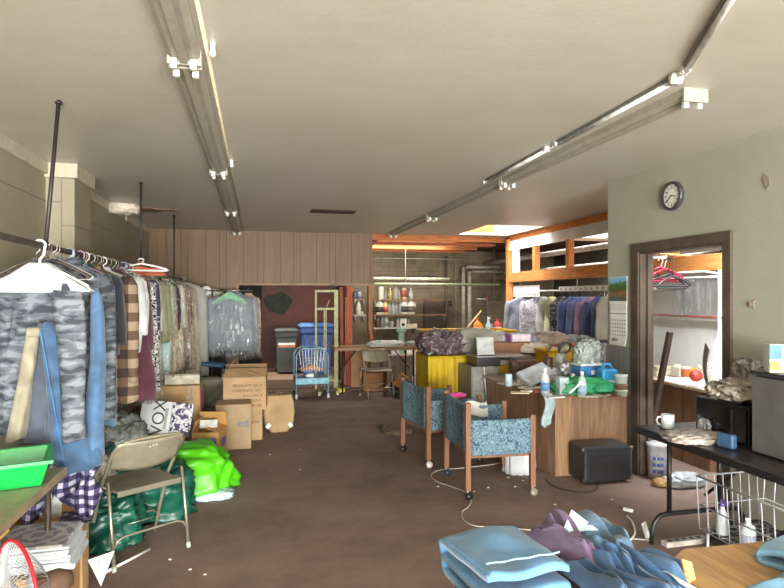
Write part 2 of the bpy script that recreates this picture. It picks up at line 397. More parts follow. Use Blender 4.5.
# below the beam by the doorway: white boards, glass above them, white frame
g = G().b2((X,3.0,0), (X+.03,6.3,1.36))
struct('wall_side', g, M_white_board)
struct('trim_12', G().b2((X-.05,3.0,1.36), (X+.04,6.3,1.39)), M_white_board); struct('trim_13', G().b2((X-.06,3.0,1.39), (X-.03,6.3,1.405)), plain('#a8544a', .6))
struct('trim_14', G().b2((X-.06,4.98,.7), (X-.01,5.02,1.87)), plain('#e0e0dc', .5))
struct('trim_15', G().b2((X-.06,4.72,.5), (X+.02,4.86,1.87)), M_orange)
struct('trim_20', G().b2((X-.06,4.3,.5), (X+.02,4.42,1.87)), M_orange)
struct('window_1', G().b2((X+.01,3.0,1.4), (X+.016,6.3,1.87)), clear('#aeb6b4', .3, .15))
# walls of the rooms beyond
struct('wall_back', G().b2((-1.95,13.4,0), (8,13.6,2.76)), M_block_grey)
struct('wall_back_painted', G().b2((.1,13.37,0), (1.98,13.4,2.76)), M_red)
struct('wall_back_dark', G().b2((-1.72,13.3,0), (.1,13.39,2.76)), M_black)
struct('wall_far_right', G().b2((7.2,-5.2,0), (7.4,13.4,2.72)), M_block_side)
struct('wall_divider', G().b2((2.02,13.05,0), (2.1,13.4,2.7)), M_block_grey)
# the hardboard header across the back and the solid bit on its left
g = G().b2((-1.72,10.3,0), (-.31,10.4,2.72)).b2((-.31,10.3,1.82), (2.0,10.4,2.72)); struct('wall_header', g, M_panel)
struct('trim_16', G().b2((-.31,10.285,1.80), (2.0,10.3,1.835)), wood('#8d7152', None, 3, .6, 0)); struct('trim_17', G().b2((-.34,10.285,0), (-.30,10.3,1.82)), wood('#9a7d5c', None, 3, .6, 2))
# shopfront wall behind the viewer with its big window opening and the street light it lets in
g = G().b2((-1.9,-5.35,0), (3.47,-5.2,.45)).b2((-1.9,-5.35,2.5), (3.47,-5.2,2.76)).b2((-1.9,-5.35,.45), (-1.6,-5.2,2.5)).b2((3.1,-5.35,.45), (3.47,-5.2,2.5))
struct('wall_front', g, M_white_wall)
struct('window_2', G().b2((.7,-5.3,.45), (.76,-5.24,2.5)), steel)
struct('wall_side_front', G().b2((3.47,-5.3,0), (7.2,-5.2,2.72)), M_white_wall)
# marks on the ceiling and walls
struct('trim_18', G().b2((.68,7.55,2.71), (1.26,7.83,2.721)), plain('#4a3226', .9, 0, .3, 20))
g = G(); pts = [(-1.69,7.9),(-1.3,7.86),(-1.16,7.97),(-1.05,7.9),(-.98,8.03),(-1.2,8.1),(-1.3,8.22),(-1.69,8.15)]
g.prism(pts, 2.705, 2.722); struct('trim_19', g, plain('#7d5f47', .9, 0, .25, 9))
tag(G().blob((-1.56,7.62,2.66), (.16,.13,.06), .25, 2.2, 5, flat=False).obj('ceiling_board_flap', plain('#cfc8b6', .8), smooth=True), 'torn pale flap of ceiling board drooping above the left wall beside a brown water stain', 'ceiling damage')
g = G()
for p in [(-1.697,6.15,2.05),(-1.697,7.2,2.3),(-1.697,8.6,2.2)]: g.box(p, (.006,.02,.03))
# ================================================================= LIGHT
w = bpy.data.worlds.new('sky'); sc.world = w; w.use_nodes = True
bg = w.node_tree.nodes['Background']; bg.inputs[0].default_value = (.90,.95,1,1); bg.inputs[1].default_value = SKY
def area(name, loc, rot, sx, sy, power, col):
    d = bpy.data.lights.new(name, 'AREA'); d.shape = 'RECTANGLE'; d.size = sx; d.size_y = sy; d.energy = power; d.color = col
    o = bpy.data.objects.new(name, d); COL.objects.link(o); o.location = loc; o.rotation_euler = rot; return o
area('shopfront_daylight', (.75,-5.1,1.5), (PI/2, 0, 0), 4.4, 1.9, FRONT, (1,.985,.95))
area('ceiling_fill', (.75,-5.05,.6), (math.radians(108), 0, 0), 4.2, .7, UPFILL, (1,.98,.93))  # added fill lamp low at the shopfront, tilted up to even out the ceiling
area('back_room_fill', (2.9,11.52,2.95), (0,0,0), 1.8, 1.1, BACKL, (1,.93,.82))  # added fill lamp brightening the back room through its invented opening
area('far_left_fill', (-.2,11.7,2.95), (0,0,0), 1.4, 1.2, BACKL*.35, (1,.93,.82))  # weaker added fill for the far left, over another invented opening
area('neighbour_room_fill', (6.0,8.5,2.95), (0,0,0), 1.6, 4.2, SIDEL, (1,.96,.88))  # added fill lamp over the neighbour room, no known source there
area('roof_opening_daylight', (3.98,9.25,3.6), (0, 0, 0), .9, 1.3, ROOF1, (.95,.98,1))
area('side_roof_opening_daylight', (3.75,4.0,3.3), (0, math.radians(-25), 0), .8, 2.6, ROOF2, (.95,.98,1))
sd = bpy.data.lights.new('sun', 'SUN'); sd.energy = SUN; sd.angle = .02; sd.color = (1,.93,.82)
so = bpy.data.objects.new('sun', sd); COL.objects.link(so)
so.rotation_euler = Vector(SUNDIR).to_track_quat('-Z', 'Y').to_euler()
sc.view_settings.view_transform = 'Standard'; sc.view_settings.look = 'None'; sc.view_settings.gamma = 1; sc.view_settings.use_curve_mapping = False
sc.view_settings.exposure = EXPO

struct('floor_boards', G().b2((-.31,10.4,-.003), (2.0,13.37,.015)), M_woodfloor)
g = G(); pts = [(.46+.30*math.cos(a)*(1+.15*math.sin(3*a)), 1.46+.24*math.sin(a)*(1+.12*math.cos(5*a))) for a in [2*PI*k/28 for k in range(28)]]
g.prism_y(pts, 13.362, 13.372); struct('wall_stain', g, plain('#26291f', .9, 0, .2, 8))
# ================================================================= CEILING FIXTURES
M_fix = plain('#9c988a', .45, 0, .05); M_fix2 = plain('#8f8b7e', .5, 0, .1); M_sock = plain('#c9c7bc', .4, 0, .03)
def strip_fixture(x, y0, y1, label, cat='ceiling light'):
    t = thing('strip_light', label, cat, (x, y0, 2.72), 0, 'bare strip lights in two long runs on the ceiling')
    L = y1-y0
    g = G().prism_y([(-.07,0),(-.07,-.035),(-.045,-.055),(-.02,-.05),(-.015,-.07),(.015,-.07),(.02,-.05),(.045,-.055),(.07,-.035),(.07,0)], .01, L-.01)
    g.obj('channel', M_fix, t)
    for ye in (.01, L-.01): G().box((0,ye,-.035), (.15,.02,.075)).obj('end_cap', M_fix2 if ye < 1 and x < 1 else M_fix, t, bev=.004)
    for sy in (.035, L-.035):
        for sx in (-.042, .042):
            g = G().at((sx, sy, -.055)); g.b2((-.014,-.012,-.045), (.014,.012,0)).lathe([(.0,-.013),(.016,-.013),(.016,.013),(0,.013)], (0,0,-.03), 14, 'y')
            g.obj('lamp_socket', M_sock, t, bev=.002)
    return t
yl = [.40, 2.85-.0, 5.28, 7.72, 10.15]
wl = ['running out at the top edge of the picture', 'second from the viewer, between two pairs of sockets', 'third from the viewer, above the clothes rail', 'last before the panelled header']
for i in range(4):
    strip_fixture(-.32, yl[i], yl[i+1]-.03, 'tubeless left run strip light, '+wl[i], 'ceiling light')
yr = [2.72, 5.2, 7.65, 10.0]
wr = ['nearest the clock with pale end cap showing', 'middle one, starting at the paired sockets', 'far one, ending at the opened ceiling']
for i in range(3):
    strip_fixture(2.3, yr[i], yr[i+1]-.03, 'tubeless right run strip light, '+wr[i], 'ceiling light')
def slim_tube(a, b, label):
    t = thing('slim_tube_light', label, 'tube light', (a[0], a[1], 2.72), 0, 'slim tube lights beside the right strip run')
    d = Vector((b[0]-a[0], b[1]-a[1], 0)); L = d.length; t.rotation_euler = (0, 0, math.atan2(d.y, d.x)-PI/2)
    G().b2((-.018,0,-.016), (.018,L,0)).obj('mounting_bar', steel, t, bev=.002)
    G().rod((0,.01,-.028), (0,L-.01,-.028), .014).obj('tube', plain('#dfe0dc', .25), t, smooth=True)
    for ye in (0, L): G().box((0,ye,-.02), (.04,.03,.036)).obj('end_cap', whitep, t, bev=.004)
slim_tube((1.45,1.35), (2.02,2.46), 'slim silver tube light slanting away from the other ceiling lights, at the picture top')
slim_tube((2.06,2.56), (2.1,3.86), 'slim white tube light beside the strip light nearest the clock wall')
slim_tube((2.1,4.02), (2.13,5.3), 'slim dark-sided tube light, the farther of the two lying parallel to the right strip run')
g = G().tube([(2.02,2.46,2.70),(2.05,2.49,2.69),(2.03,2.53,2.69),(2.06,2.56,2.70)], .006, 6).box((2.04,2.56,2.69), (.05,.04,.05))
tag(g.obj('light_connector_cable', whitep, smooth=True), 'short white cable with a plug joining two slim tube lights', 'cable')
g = G().tube([(2.1,3.87,2.70),(2.08,3.92,2.68),(2.12,3.98,2.69),(2.1,4.02,2.70)], .005, 6)
tag(g.obj('light_connector_cable', whitep, smooth=True), 'small white jumper cable between the two parallel tube lights', 'cable')
tag(G().rod((-.22,.4,2.712),(-.22,10.15,2.712), .009, seg=8).obj('conduit', plain('#cdbfa2', .5), smooth=True), 'thin cream conduit running along the left strip lights on the ceiling', 'conduit')
for p, l in [((-.19,2.72,2.69),'small white pull bracket beside the sockets of the left strip run'), ((-.2,5.0,2.69),'tiny white clip near the middle of the left conduit')]:
    tag(G().at(p).box((0,0,.01),(.02,.02,.04)).lathe([(0,-.012),(.014,-.012),(.014,.012),(0,.012)],(0,0,-.015),12,'y').obj('conduit_clip', whitep, bev=.002), l, 'clip')
# wall clock on the right wall
p = onx(675,196,3.35)
t = thing('wall_clock', 'round wall clock with dark rim and white dial above the doorway wall', 'clock', (3.35, p.y, p.z))
t.rotation_euler = (0, 0, -PI/2)      # local -Y faces the room
G().lathe([(.0,-.0),(.108,0),(.118,.012),(.118,.03),(.112,.042),(.100,.044),(.096,.03),(.0,.03)], (0,0,0), 40, 'y').obj('rim', plain('#3a3a3c', .35), t, smooth=True, loc=(0,0,0))
d = G().lathe([(0,.028),(.097,.028),(.097,.032),(0,.032)], (0,0,0), 36, 'y').obj('dial', plain('#dedcd2', .4, 0, .02), t)
g = G()
for k in range(12):
    a = k*PI/6; g.at((.084*math.sin(a), -.033, .084*math.cos(a)), (0, a, 0)).box((0,0,0), (.005, .002, .012))
g.obj('hour_mark', blackp, d)
for k in range(1, 13):
    a = k*PI/6; writing(str(k), .026, blackp, d, (.066*math.sin(a), -.0335, .066*math.cos(a)), (PI/2, 0, 0), .0005, 'numeral')
G().at((0,-.036,0), (0, math.radians(100), 0)).box((0,0,.022), (.008,.002,.056)).obj('hour_hand', blackp, t)
G().at((0,-.039,0), (0, math.radians(228), 0)).box((0,0,.034), (.006,.002,.084)).obj('minute_hand', blackp, t)
# calendar
pc = onx(612,300,3.35); cy = pc.y
t = thing('wall_calendar', 'wall calendar with a lake and pine tree picture at the corner left of the doorway', 'calendar', (3.348, 4.985, 1.555)); t.scale = (1.4,1,1.25); t.rotation_euler = (0,0,-PI/2)
up = G().b2((-.105,-.008,0), (.105,-.004,.19)).obj('picture_page', plain('#d8d4c8', .7), t)
m, nt, b = nodes_of('landscape_print'); b.inputs['Roughness'].default_value = .4
v = coords(nt, (1,1,1)); sx = N(nt, 'ShaderNodeSeparateXYZ'); nt.links.new(v, sx.inputs[0])
n = N(nt, 'ShaderNodeTexNoise', Scale=22.0, Detail=4.0); nt.links.new(v, n.inputs['Vector'])
ma = N(nt, 'ShaderNodeMath', operation='MULTIPLY_ADD'); ma.inputs[1].default_value = .12; nt.links.new(n.outputs['Fac'], ma.inputs[0]); nt.links.new(sx.outputs[2], ma.inputs[2])
nt.links.new(ramp(nt, ma.outputs[0], [(.05,'#2d6f92'),(.09,'#5b5a4a'),(.12,'#8a5f44'),(.15,'#3f5a2e'),(.2,'#4a7140'),(.225,'#7fb6d8')]), b.inputs['Base Color'])
G().b2((-.1,-.0095,.005), (.1,-.008,.185)).obj('landscape_picture', m, up)
lo = G().sheet(lambda u,v: (-.105+.21*u, -.006-.03*max(0,.35-v)**2*6*(u*.8+.2), -.33+.33*v), 10, 16, .002).obj('month_page', plain('#e2e0d8', .7, 0, .02), t, smooth=True)
lg = G()
for r in range(5):
    for c in range(7): lg.box((-.081+.027*c, -.0085, -.14-.028*r), (.009,.002,.009))
for r in range(3):
    for c in range(9): lg.box((-.085+.021*c, -.0085, -.025-.015*r), (.012,.002,.003))
lg.obj('printed_dates', plain('#5a5c66', .7), lo)
G().box((0,-.0085,-.09),(.2,.002,.006)).obj('printed_rule', plain('#77777c', .7), lo)
writing('2024', .035, blackp, lo, (-.03,-.013,-.29), (PI/2,0,0), .0005)
# bits on the right wall
tag(G().at((3.345,3.40,1.55),(0,0,0)).tube([(0,0,.03),(-.012,0,.02),(-.014,0,-.02),(0,.01,-.03)],.004,6).box((0,.05,0),(.01,.02,.03)).obj('wall_hook', plain('#8c7a60',.5)), 'small rusty hook on the white wall right of the doorway', 'hook')
tag(G().prism([(0,0),(.05,.01),(.09,.05),(.04,.06),(-.03,.03)],0,.004).obj('flaked_paint', plain('#8a7f6c',.8), rot=(0,-PI/2,0), loc=(3.348,3.28,2.35)), 'flaked scar in the paint high on the right wall', 'paint scar')
# ================================================================= THE LONG CLOTHES RAIL
RX, RZ = -1.1, 1.87
t = thing('clothes_rail', 'long dark pipe clothes rail hung from ceiling rods along the left wall', 'clothes rail', (RX, 1.0, RZ))
G().rod((0,0,0), (0,8.5,.0), .016).obj('rail', plain('#4a433d', .45, .6), t, smooth=True)
for y, r in ((3.70,.011),(6.14,.010),(8.5,.010)):
    g = G().rod((0,y-1-(.22 if y < 4 else 0),-.02), (0.0,y-1,2.72-RZ), r, seg=10).lathe([(0,.0),(.02,0),(.02,.01),(0,.01)], (0,y-1,2.70-RZ), 12)
    g.tube(arc((0,y-1-(.22 if y < 4 else 0),0), .022, 0, 2*PI, 12)[:-1], .005, 6, close=True)
    g.obj('hanging_rod', plain('#3a3532', .5, .5), t, smooth=True)
G().at((0,8.5,0)).lathe([(0,0),(.02,0),(.02,.02),(0,.02)], (0,-.01,0), 12, 'y').obj('end_plug', steel, t)
def wire_hanger(parent, w=.40, mat=None, drop=.10, r=.0022, hookr=.02, z0=RZ, bar=True):
    """hook over the rail at the origin height z0 (world = local since parent sits at rail height)"""
    g = G(); hk = [(x, 0, z) for x, _, z in arc((0,0,0), hookr, math.radians(-20), math.radians(190), 10)]
    path = hk[::-1]+[(hookr*.9, 0, -.02), (0, 0, -.035), (0, 0, -.06)]
    g.tube(path, r, 6); a = (-w/2, 0, -.06-drop); b = (w/2, 0, -.06-drop)
    tri = [(0,0,-.06), (w/4,0,-.06-drop*.42), (w/2-.01,0,-.06-drop*.9), b, (w/2-.015,0,-.075-drop)] + ([(0,0,-.078-drop)] if bar else []) + [(-w/2+.015,0,-.075-drop), a, (-w/2+.01,0,-.06-drop*.9), (-w/4,0,-.06-drop*.42)]
    g.tube(tri, r, 6, close=True); return g.obj('hanger', mat or steel, parent, smooth=True)
def g_body(w, L, hem, dep, seed, top=-.055, waist=1.0, neck=.06, hemwave=.014, shoulder=.12):
    """loft of a hanging garment: neck, sloping shoulders, body with folds growing towards the hem"""
    rnd = random.Random(seed); ph = [rnd.uniform(0, 6.3) for _ in range(4)]; n = 44; rings = []
    prof = [(0, neck, .035), (.03, neck*1.25, .045), (.08, neck+(w/2-neck)*.62, .05), (shoulder, w/2, .045), (shoulder+.05, w/2*1.0, dep*.5)]
    zs = [shoulder+.12+(L-shoulder-.12)*k/12 for k in range(13)]
    for z in zs:
        q = (z-shoulder)/(L-shoulder); ww = (w/2)*(1-(1-waist)*math.sin(PI*min(1, q*1.2)))*(1-q)+hem/2*q
        prof.append((z, ww, dep*(.5+.25*q)))
    for z, a, d in prof:
        q = max(0, (z-.1)/L); ring = []
        for k in range(n):
            th = 2*PI*k/n; c, s_ = math.cos(th), math.sin(th)
            f = 1+q*(.22*math.sin(5*th+ph[0]+z*2)+.16*math.sin(9*th+ph[1]-z*3)+.08*math.sin(14*th+ph[2]))
            nz = noise.noise(Vector((c*2+seed, s_*2, z*4)))*.018*min(1, z*4)
            ring.append((math.copysign(abs(c)**.75, c)*a+nz, math.copysign(abs(s_)**.8, s_)*(d*f)+nz, top-z-q*hemwave*math.sin(3*th+ph[3])))
        rings.append(ring)
    return G().loft(rings)
def g_sleeve(side, w, L, seed, top=-.055, shoulder=.12, r0=.075, r1=.05, swing=.02, fwd=0):
    rings = []; n = 18; m = 12; rnd = random.Random(seed*3+side); p0 = rnd.uniform(0, 6)
    for j in range(m+1):
        q = j/m; r = r0*(1-q)+r1*q; z = top-shoulder+.045-L*q; x = side*(w/2-.035+swing*math.sin(q*2.2)+.02*q); y = fwd*q+.012*math.sin(q*5+p0)
        rr = r*(.55 if j == 0 else 1)
        ring = []
        for k in range(n):
            th = 2*PI*k/n; f = 1+.1*math.sin(3*th+p0+q*4)+.14*noise.noise(Vector((math.cos(th)*2, math.sin(th)*2+seed, q*7)))
            ring.append((x+math.cos(th)*rr*.62*f, y+math.sin(th)*rr*.8*f, z+.006*math.sin(2*th)))
        rings.append(ring)
    return G().loft(rings)
def garment(name, label, cat, y, mat, w=.44, L=.75, hem=.46, dep=.10, sl=None, smat=None, cover=0, hmat=None, rz=0, x=RX, z=RZ, group=None, collar=None, placket=None, seed=None, cape=None, waist=.97, slr=(.075,.05), fwd=0, cvmat=None):
    seed = seed if seed is not None else int(y*97) % 1000
    t = thing(name, label, cat, (x, y, z), rz, group)
    wire_hanger(t, w*.9, hmat)
    g_body(w, L, hem, dep, seed, waist=waist).obj('body' if sl else 'cloth', mat, t, smooth=True)
    if sl:
        for s in (-1, 1): g_sleeve(s, w, sl, seed, r0=slr[0], r1=slr[1], fwd=fwd).obj('sleeve', smat or mat, t, smooth=True)
    if collar:
        pts = arc((0,0,-.06), .062, math.radians(200), math.radians(520), 14, 'xy'); pts = [(a, b*.65, c+.012*(1 if b > 0 else -.6)) for a, b, c in pts]
        G().tube(pts, .016, 8).obj('collar', collar, t, smooth=True)
    if placket:
        G().at((0,-dep*.62,-.1-L*.45)).box((0,0,0), (.026,.012,L*.8)).obj('button_placket', placket, t)
    if cape:
        G().prism_y([(-w*.42,-.20),(-w*.40,-.235),(0,-.14),(w*.40,-.235),(w*.42,-.20),(.03,-.045),(-.03,-.045)], -.05, -.044).obj('shoulder_cape', cape, t)
    if cover:
        g_body(w+.07, L+cover, hem+.06, dep+.05, seed+5, top=-.035, neck=.035, hemwave=.03).obj('plastic_cover', cvmat or film(), t, smooth=True)
    return t
camo = patches('camouflage', [(0,'#353a41'),(.42,'#51575e'),(.52,'#5f656c'),(.60,'#757b82')], 15, .5, 1.5, (.75,.75,1.9))
check_brown = checks('brown_check', '#8d7b66', '#31241f', '#574333', 8.0)
plaid_purple = checks('purple_gingham', '#b9b8c8', '#1f1c38', '#4d476c', 20.0)
bw_pattern = patches('black_white_print', [(0,'#121214'),(.46,'#d6d6d2'),(.56,'#151517')], 22, 2.2)
purple_dots = patches('purple_print', [(0,'#3c3150'),(.62,'#3c3150'),(.64,'#d8d4e0')], 34, .2)
brown_print = patches('pink_brown_print', [(0,'#5b4038'),(.45,'#b08f7c'),(.55,'#d2b7a2'),(.62,'#7a5145')], 16, 2)
tan_print = patches('tan_print', [(0,'#9c8b6c'),(.5,'#b9a988'),(.6,'#d4c8ac')], 14, 1)
dark_print = patches('dark_print', [(0,'#22222e'),(.55,'#3a3a4a'),(.62,'#8b8a90')], 16, 1.5)
den = fabric('#36526f', .2); den_l = fabric('#50718f', .12); den_d = fabric('#4a6f98', .2)
# white paper-caped hanger at the very front
t = thing('paper_caped_hanger', 'white plastic hanger with two white paper capes at the near end of the rail', 'hanger', (RX, 3.40, RZ), math.radians(4))
g = G(); g.tube([(x,0,z) for x,_,z in arc((0,0,.0),.026,math.radians(190),math.radians(-30),10)]+[(.018,0,-.05),(0,0,-.075),(0,0,-.095)], .0065, 8)
g.tube([(0,0,-.095),(.12,0,-.15),(.225,0,-.21),(.232,0,-.235),(.2,0,-.24)], .0065, 8)
g.tube([(0,0,-.095),(-.12,0,-.15),(-.225,0,-.21),(-.232,0,-.235),(-.2,0,-.24),(.2,0,-.24)], .0065, 8); g.obj('hanger', whitep, t, smooth=True)
pap = plain('#a0a6a5', .8, 0, .03)
for k, (dy, s_, dz) in enumerate(((-.05,1.0,0),(.02,1.03,.005))):
    G().sheet(lambda u,v: ((u-.5)*.50*s_*(.16+.84*(1-v)), dy-.015*math.sin(u*PI)*(1-v), -.245+dz+.15*v+.012*math.sin(u*PI)*(1-v)), 12, 6, .004).obj('paper_cape', pap, t, smooth=True)
t = thing('wire_hanger', 'dark wire hanger just behind the front white hanger', 'hanger', (RX, 3.52, RZ), .1); wire_hanger(t, .40, plain('#5a4c42', .5, .5), .1, .005)
def trousers(name, label, y, mat, x=RX, L=.9, w=.2, z=RZ, drop=.16, rz=0, seed=1, tilt=0, two=True, cat='trousers', mat2=None):
    """pair folded over the bar of a hanger; legs hang as two flattened tubes"""
    t = thing(name, label, cat, (x, y, z), rz); wire_hanger(t, .38)
    def leg(off, q0, ww, LL, sd):
        rings = []
        for j in range(15):
            q = j/14; a = ww*(.42+.16*q); zz = -drop-LL*q; n = 24; ring = []
            for k in range(n):
                th = 2*PI*k/n; c, s_ = math.cos(th), math.sin(th)
                f = 1+.16*math.sin(4*th+sd+q*3)*q+.12*noise.noise(Vector((c*2, s_*2+sd, q*6)))
                ring.append((off+tilt*q+q0*q+c*a*f, -.01+s_*(.022+.026*q)*f+q*.0, zz+.012*math.sin(2*th+sd)*q+(.016*math.cos(2*th) if j == 0 else 0)))
            rings.append(ring)
        return G().loft(rings)
    leg(-w*.16, -.05, w, L*.94, seed).obj('leg', mat2 or mat, t, smooth=True)
    if two: leg(w*.2, .04, w, L, seed+4).at((0,0,0)).obj('leg', mat, t, smooth=True, loc=(0,-.05,0))
    G().box((0,-.02,-drop+.005), (w*.95,.075,.05)).obj('waistband', mat, t, bev=.015)
    return t
# front garments
garment('camouflage_jacket', 'grey camouflage jacket hanging frontmost behind the white paper-caped hanger', 'jacket', 3.66, camo, .40, .98, .46, .10, .70, x=RX-.06, hmat=plain('#6a5c50',.5), seed=4)
garment('camouflage_shirt', 'second grey camouflage jacket, its sleeve over the blue jeans', 'jacket', 3.82, camo, .44, .95, .50, .12, .86, x=RX+.02, rz=.12, seed=9, collar=camo)
trousers('cream_trousers', 'cream trousers hanging between the camouflage jacket and the blue jeans', 3.50, fabric('#87816e'), x=-1.15, L=.60, w=.075, drop=.46, tilt=-.03, seed=3, two=False)
trousers('slate_trousers', 'slate grey trousers lying behind the blue jeans on the rail', 3.55, fabric('#444c5a'), x=-1.07, L=.66, w=.17, drop=.44, seed=6)
# blue jeans with one leg folded back up
t = thing('blue_jeans', 'washed blue jeans hanging lowest on the rail beside camouflage cloth', 'jeans', (-1.05, 3.44, RZ), .1)
wire_hanger(t, .38)
def jl(x0, x1, z0, z1, w0, w1, sd, y=0):
    rings = []
    for j in range(19):
        q = j/18; n = 26; ring = []; a = w0*(1-q)+w1*q; a *= min(1, .35+q*9)
        for k in range(n):
            th = 2*PI*k/n; c, s_ = math.cos(th), math.sin(th); f = 1+.08*math.sin(4*th+sd+q*3)+.10*noise.noise(Vector((c*2+sd, s_*2, q*8)))
            ring.append((x0+(x1-x0)*q+.01*math.sin(q*5)+c*a*f, y+s_*(.03+.018*q)*f, z0+(z1-z0)*q+.012*c*(q > .9)))
        rings.append(ring)
    return G().loft(rings)
jl(-.02, .11, -.40, -1.20, .05, .10, 1).obj('leg', den, t, smooth=True)
jl(.20, .20, -.22, -1.14, .03, .05, 5, .03).obj('leg', fabric('#3f5d7b', .18), t, smooth=True)
G().tube([(-.05+.12*q, -.040-.012*q, -.45-.74*q) for q in [i/14 for i in range(15)]], .0035, 5).obj('seam', fabric('#3e6a94'), t)
G().box((.13,.02,-1.14), (.21,.085,.11), ry=-.12).obj('cuff', den, t, bev=.03)
jl(.07, .125, -.20, -1.02, .075, .055, 8, -.07).obj('camouflage_strip', camo, t, smooth=True)
# the row behind
row = [
 # y, name, label, cat, mat, kwargs
 (3.95,'cream_jacket','cream jacket edge showing behind the second camouflage jacket','jacket',fabric('#cfc8ae'),dict(w=.40,L=.80,sl=.62)),
 (4.04,'denim_shirt','light denim shirt between the cream jacket and the black jacket','shirt',den_l,dict(w=.41,L=1.0,hem=.42,sl=.95)),
 (4.18,'black_jacket','black jacket with dark shoulders left of the brown checked shirt','jacket',fabric('#23252b'),dict(w=.44,L=.6,hem=.42,sl=.45)),
 (4.36,'checked_shirt','brown and cream buffalo checked flannel shirt on the rail','shirt',check_brown,dict(w=.52,L=.92,hem=.60,dep=.13,sl=.72,slr=(.085,.07))),
 (4.60,'white_shirt','pale white shirt hanging right of the brown checked shirt','shirt',fabric('#c3caca',.08),dict(w=.56,L=.62,hem=.56,sl=.40)),
 (4.76,'black_cuffed_jacket','black jacket with white cuffs half behind the white shirt','jacket',fabric('#1c1f22'),dict(w=.56,L=.5,sl=.42,smat=fabric('#cfd2ce'))),
 (4.92,'maroon_tunic','long maroon tunic, the frontmost maroon garment','tunic',fabric('#4f2733',.12),dict(w=.50,L=1.02,hem=.62,dep=.15,sl=.55)),
 (5.10,'maroon_dress','maroon dress tucked behind the long maroon tunic','dress',fabric('#452230',.12),dict(w=.46,L=.90,hem=.5,sl=.5)),
 (5.26,'patterned_top','black and white patterned dress right of the maroon tunic','dress',bw_pattern,dict(w=.50,L=1.0,hem=.56,sl=None)),
 (5.40,'purple_blouse','purple dotted blouse beside the black and white dress','blouse',purple_dots,dict(w=.50,L=.55,sl=.5)),
 (5.56,'white_blouse','white blouse under shiny clear plastic in the middle of the rail','blouse',fabric('#d2d2cc',.06),dict(w=.43,L=.8,sl=.5,cover=.35)),
 (5.74,'bagged_grey_shirt','pale grey shirt in long clear plastic right of the white blouse','shirt',fabric('#bfc1bb',.08),dict(w=.44,L=.7,sl=.45,cover=.5)),
 (6.00,'olive_jumper','olive grey jumper hanging uncovered in the rail middle','jumper',fabric('#8c8a70',.1),dict(w=.47,L=.62,sl=.5,collar=fabric('#2a2422'))),
 (6.18,'olive_cardigan','darker olive cardigan behind the olive jumper','cardigan',fabric('#7d7a5c',.1),dict(w=.46,L=.66,sl=.5)),
 (6.36,'aqua_shirt','pale aqua shirt under plastic right of the olive cardigan','shirt',fabric('#9fbdb6',.1),dict(w=.47,L=.95,sl=.5,cover=.1,cape=plain('#a8c9b4',.8))),
 (6.56,'teal_trouser_suit','teal garment seen below the olive cardigan hem','suit',fabric('#6f9aa0',.1),dict(w=.42,L=1.0,hem=.40,sl=.5,cover=.06)),
 (6.78,'beige_coat','beige patterned coat in plastic with a green shoulder cape','coat',tan_print,dict(w=.46,L=1.08,hem=.5,sl=.5,cover=.1,cape=plain('#8fc49a',.8))),
 (6.98,'navy_cardigan','short dark navy cardigan between two beige plastic covered coats','cardigan',dark_print,dict(w=.47,L=.55,sl=.5)),
 (7.20,'tan_dress','tan patterned dress in crinkled plastic','dress',tan_print,dict(w=.46,L=1.1,hem=.5,cover=.08)),
 (7.42,'white_bagged_shirt','white shirt with pale plastic cover behind the tan dress','shirt',fabric('#d4cfc0',.06),dict(w=.46,L=.8,sl=.5,cover=.3)),
 (7.62,'dark_bagged_dress','dark navy dress showing between the plastic covered garments','dress',dark_print,dict(w=.45,L=.95,sl=None,cover=.1)),
 (7.84,'pink_print_dress','pink and brown printed dress with green shoulder cape','dress',brown_print,dict(w=.46,L=1.05,hem=.52,cover=.08,cape=plain('#8fc49a',.8))),
 (8.06,'brown_print_blouse','brown printed blouse, the darker of two printed garments near the rail end','blouse',patches('dark_brown_print',[(0,'#4a3028'),(.5,'#9b7763'),(.6,'#c6a993')],18,2),dict(w=.47,L=.8,sl=.5,cover=.3,cape=plain('#7fb58c',.8))),
 (8.30,'cream_print_dress','cream printed dress in plastic close to the grey garment bag','dress',tan_print,dict(w=.48,L=1.15,hem=.55,cover=.08)),
 (8.50,'long_beige_gown','long beige gown in plastic reaching lowest near the rail end','gown',fabric('#b8ad90',.08),dict(w=.50,L=1.28,hem=.66,dep=.11,cover=.06)),
 (8.80,'pale_gown','pale cream gown squeezed against the grey garment bag','gown',fabric('#c2baa2',.08),dict(w=.52,L=1.25,hem=.68,dep=.10)),
]
for y, nm, lb, ct, mt, kw in row:
    garment(nm, lb, ct, y, mt, rz=random.uniform(-.12, .16), x=RX+random.uniform(-.01,.03), **kw)
# grey garment bag at the end
t = thing('garment_bag', 'tall grey garment bag, last thing on the long rail', 'garment bag', (RX+.06, 9.08, RZ), 0)
wire_hanger(t, .4); rings = []
for z, a, d in [(.05,.03,.02),(.07,.10,.04),(.11,.22,.06),(.18,.30,.07),(.30,.33,.08),(.6,.335,.085),(1.0,.34,.09),(1.3,.35,.09),(1.42,.35,.09)]:
    rings.append([(math.copysign(abs(math.cos(2*PI*k/36))**.6, math.cos(2*PI*k/36))*a+.008*noise.noise(Vector((k, z*6, 1))), math.copysign(abs(math.sin(2*PI*k/36))**.7, math.sin(2*PI*k/36))*d+.01*noise.noise(Vector((k*.4, z*5, 4))), -z) for k in range(36)])
G().loft(rings).obj('bag', fabric('#a5a29a', .05), t, smooth=True); G().box((0,-.092,-.75), (.012,.01,1.2)).obj('zip', steel, t)
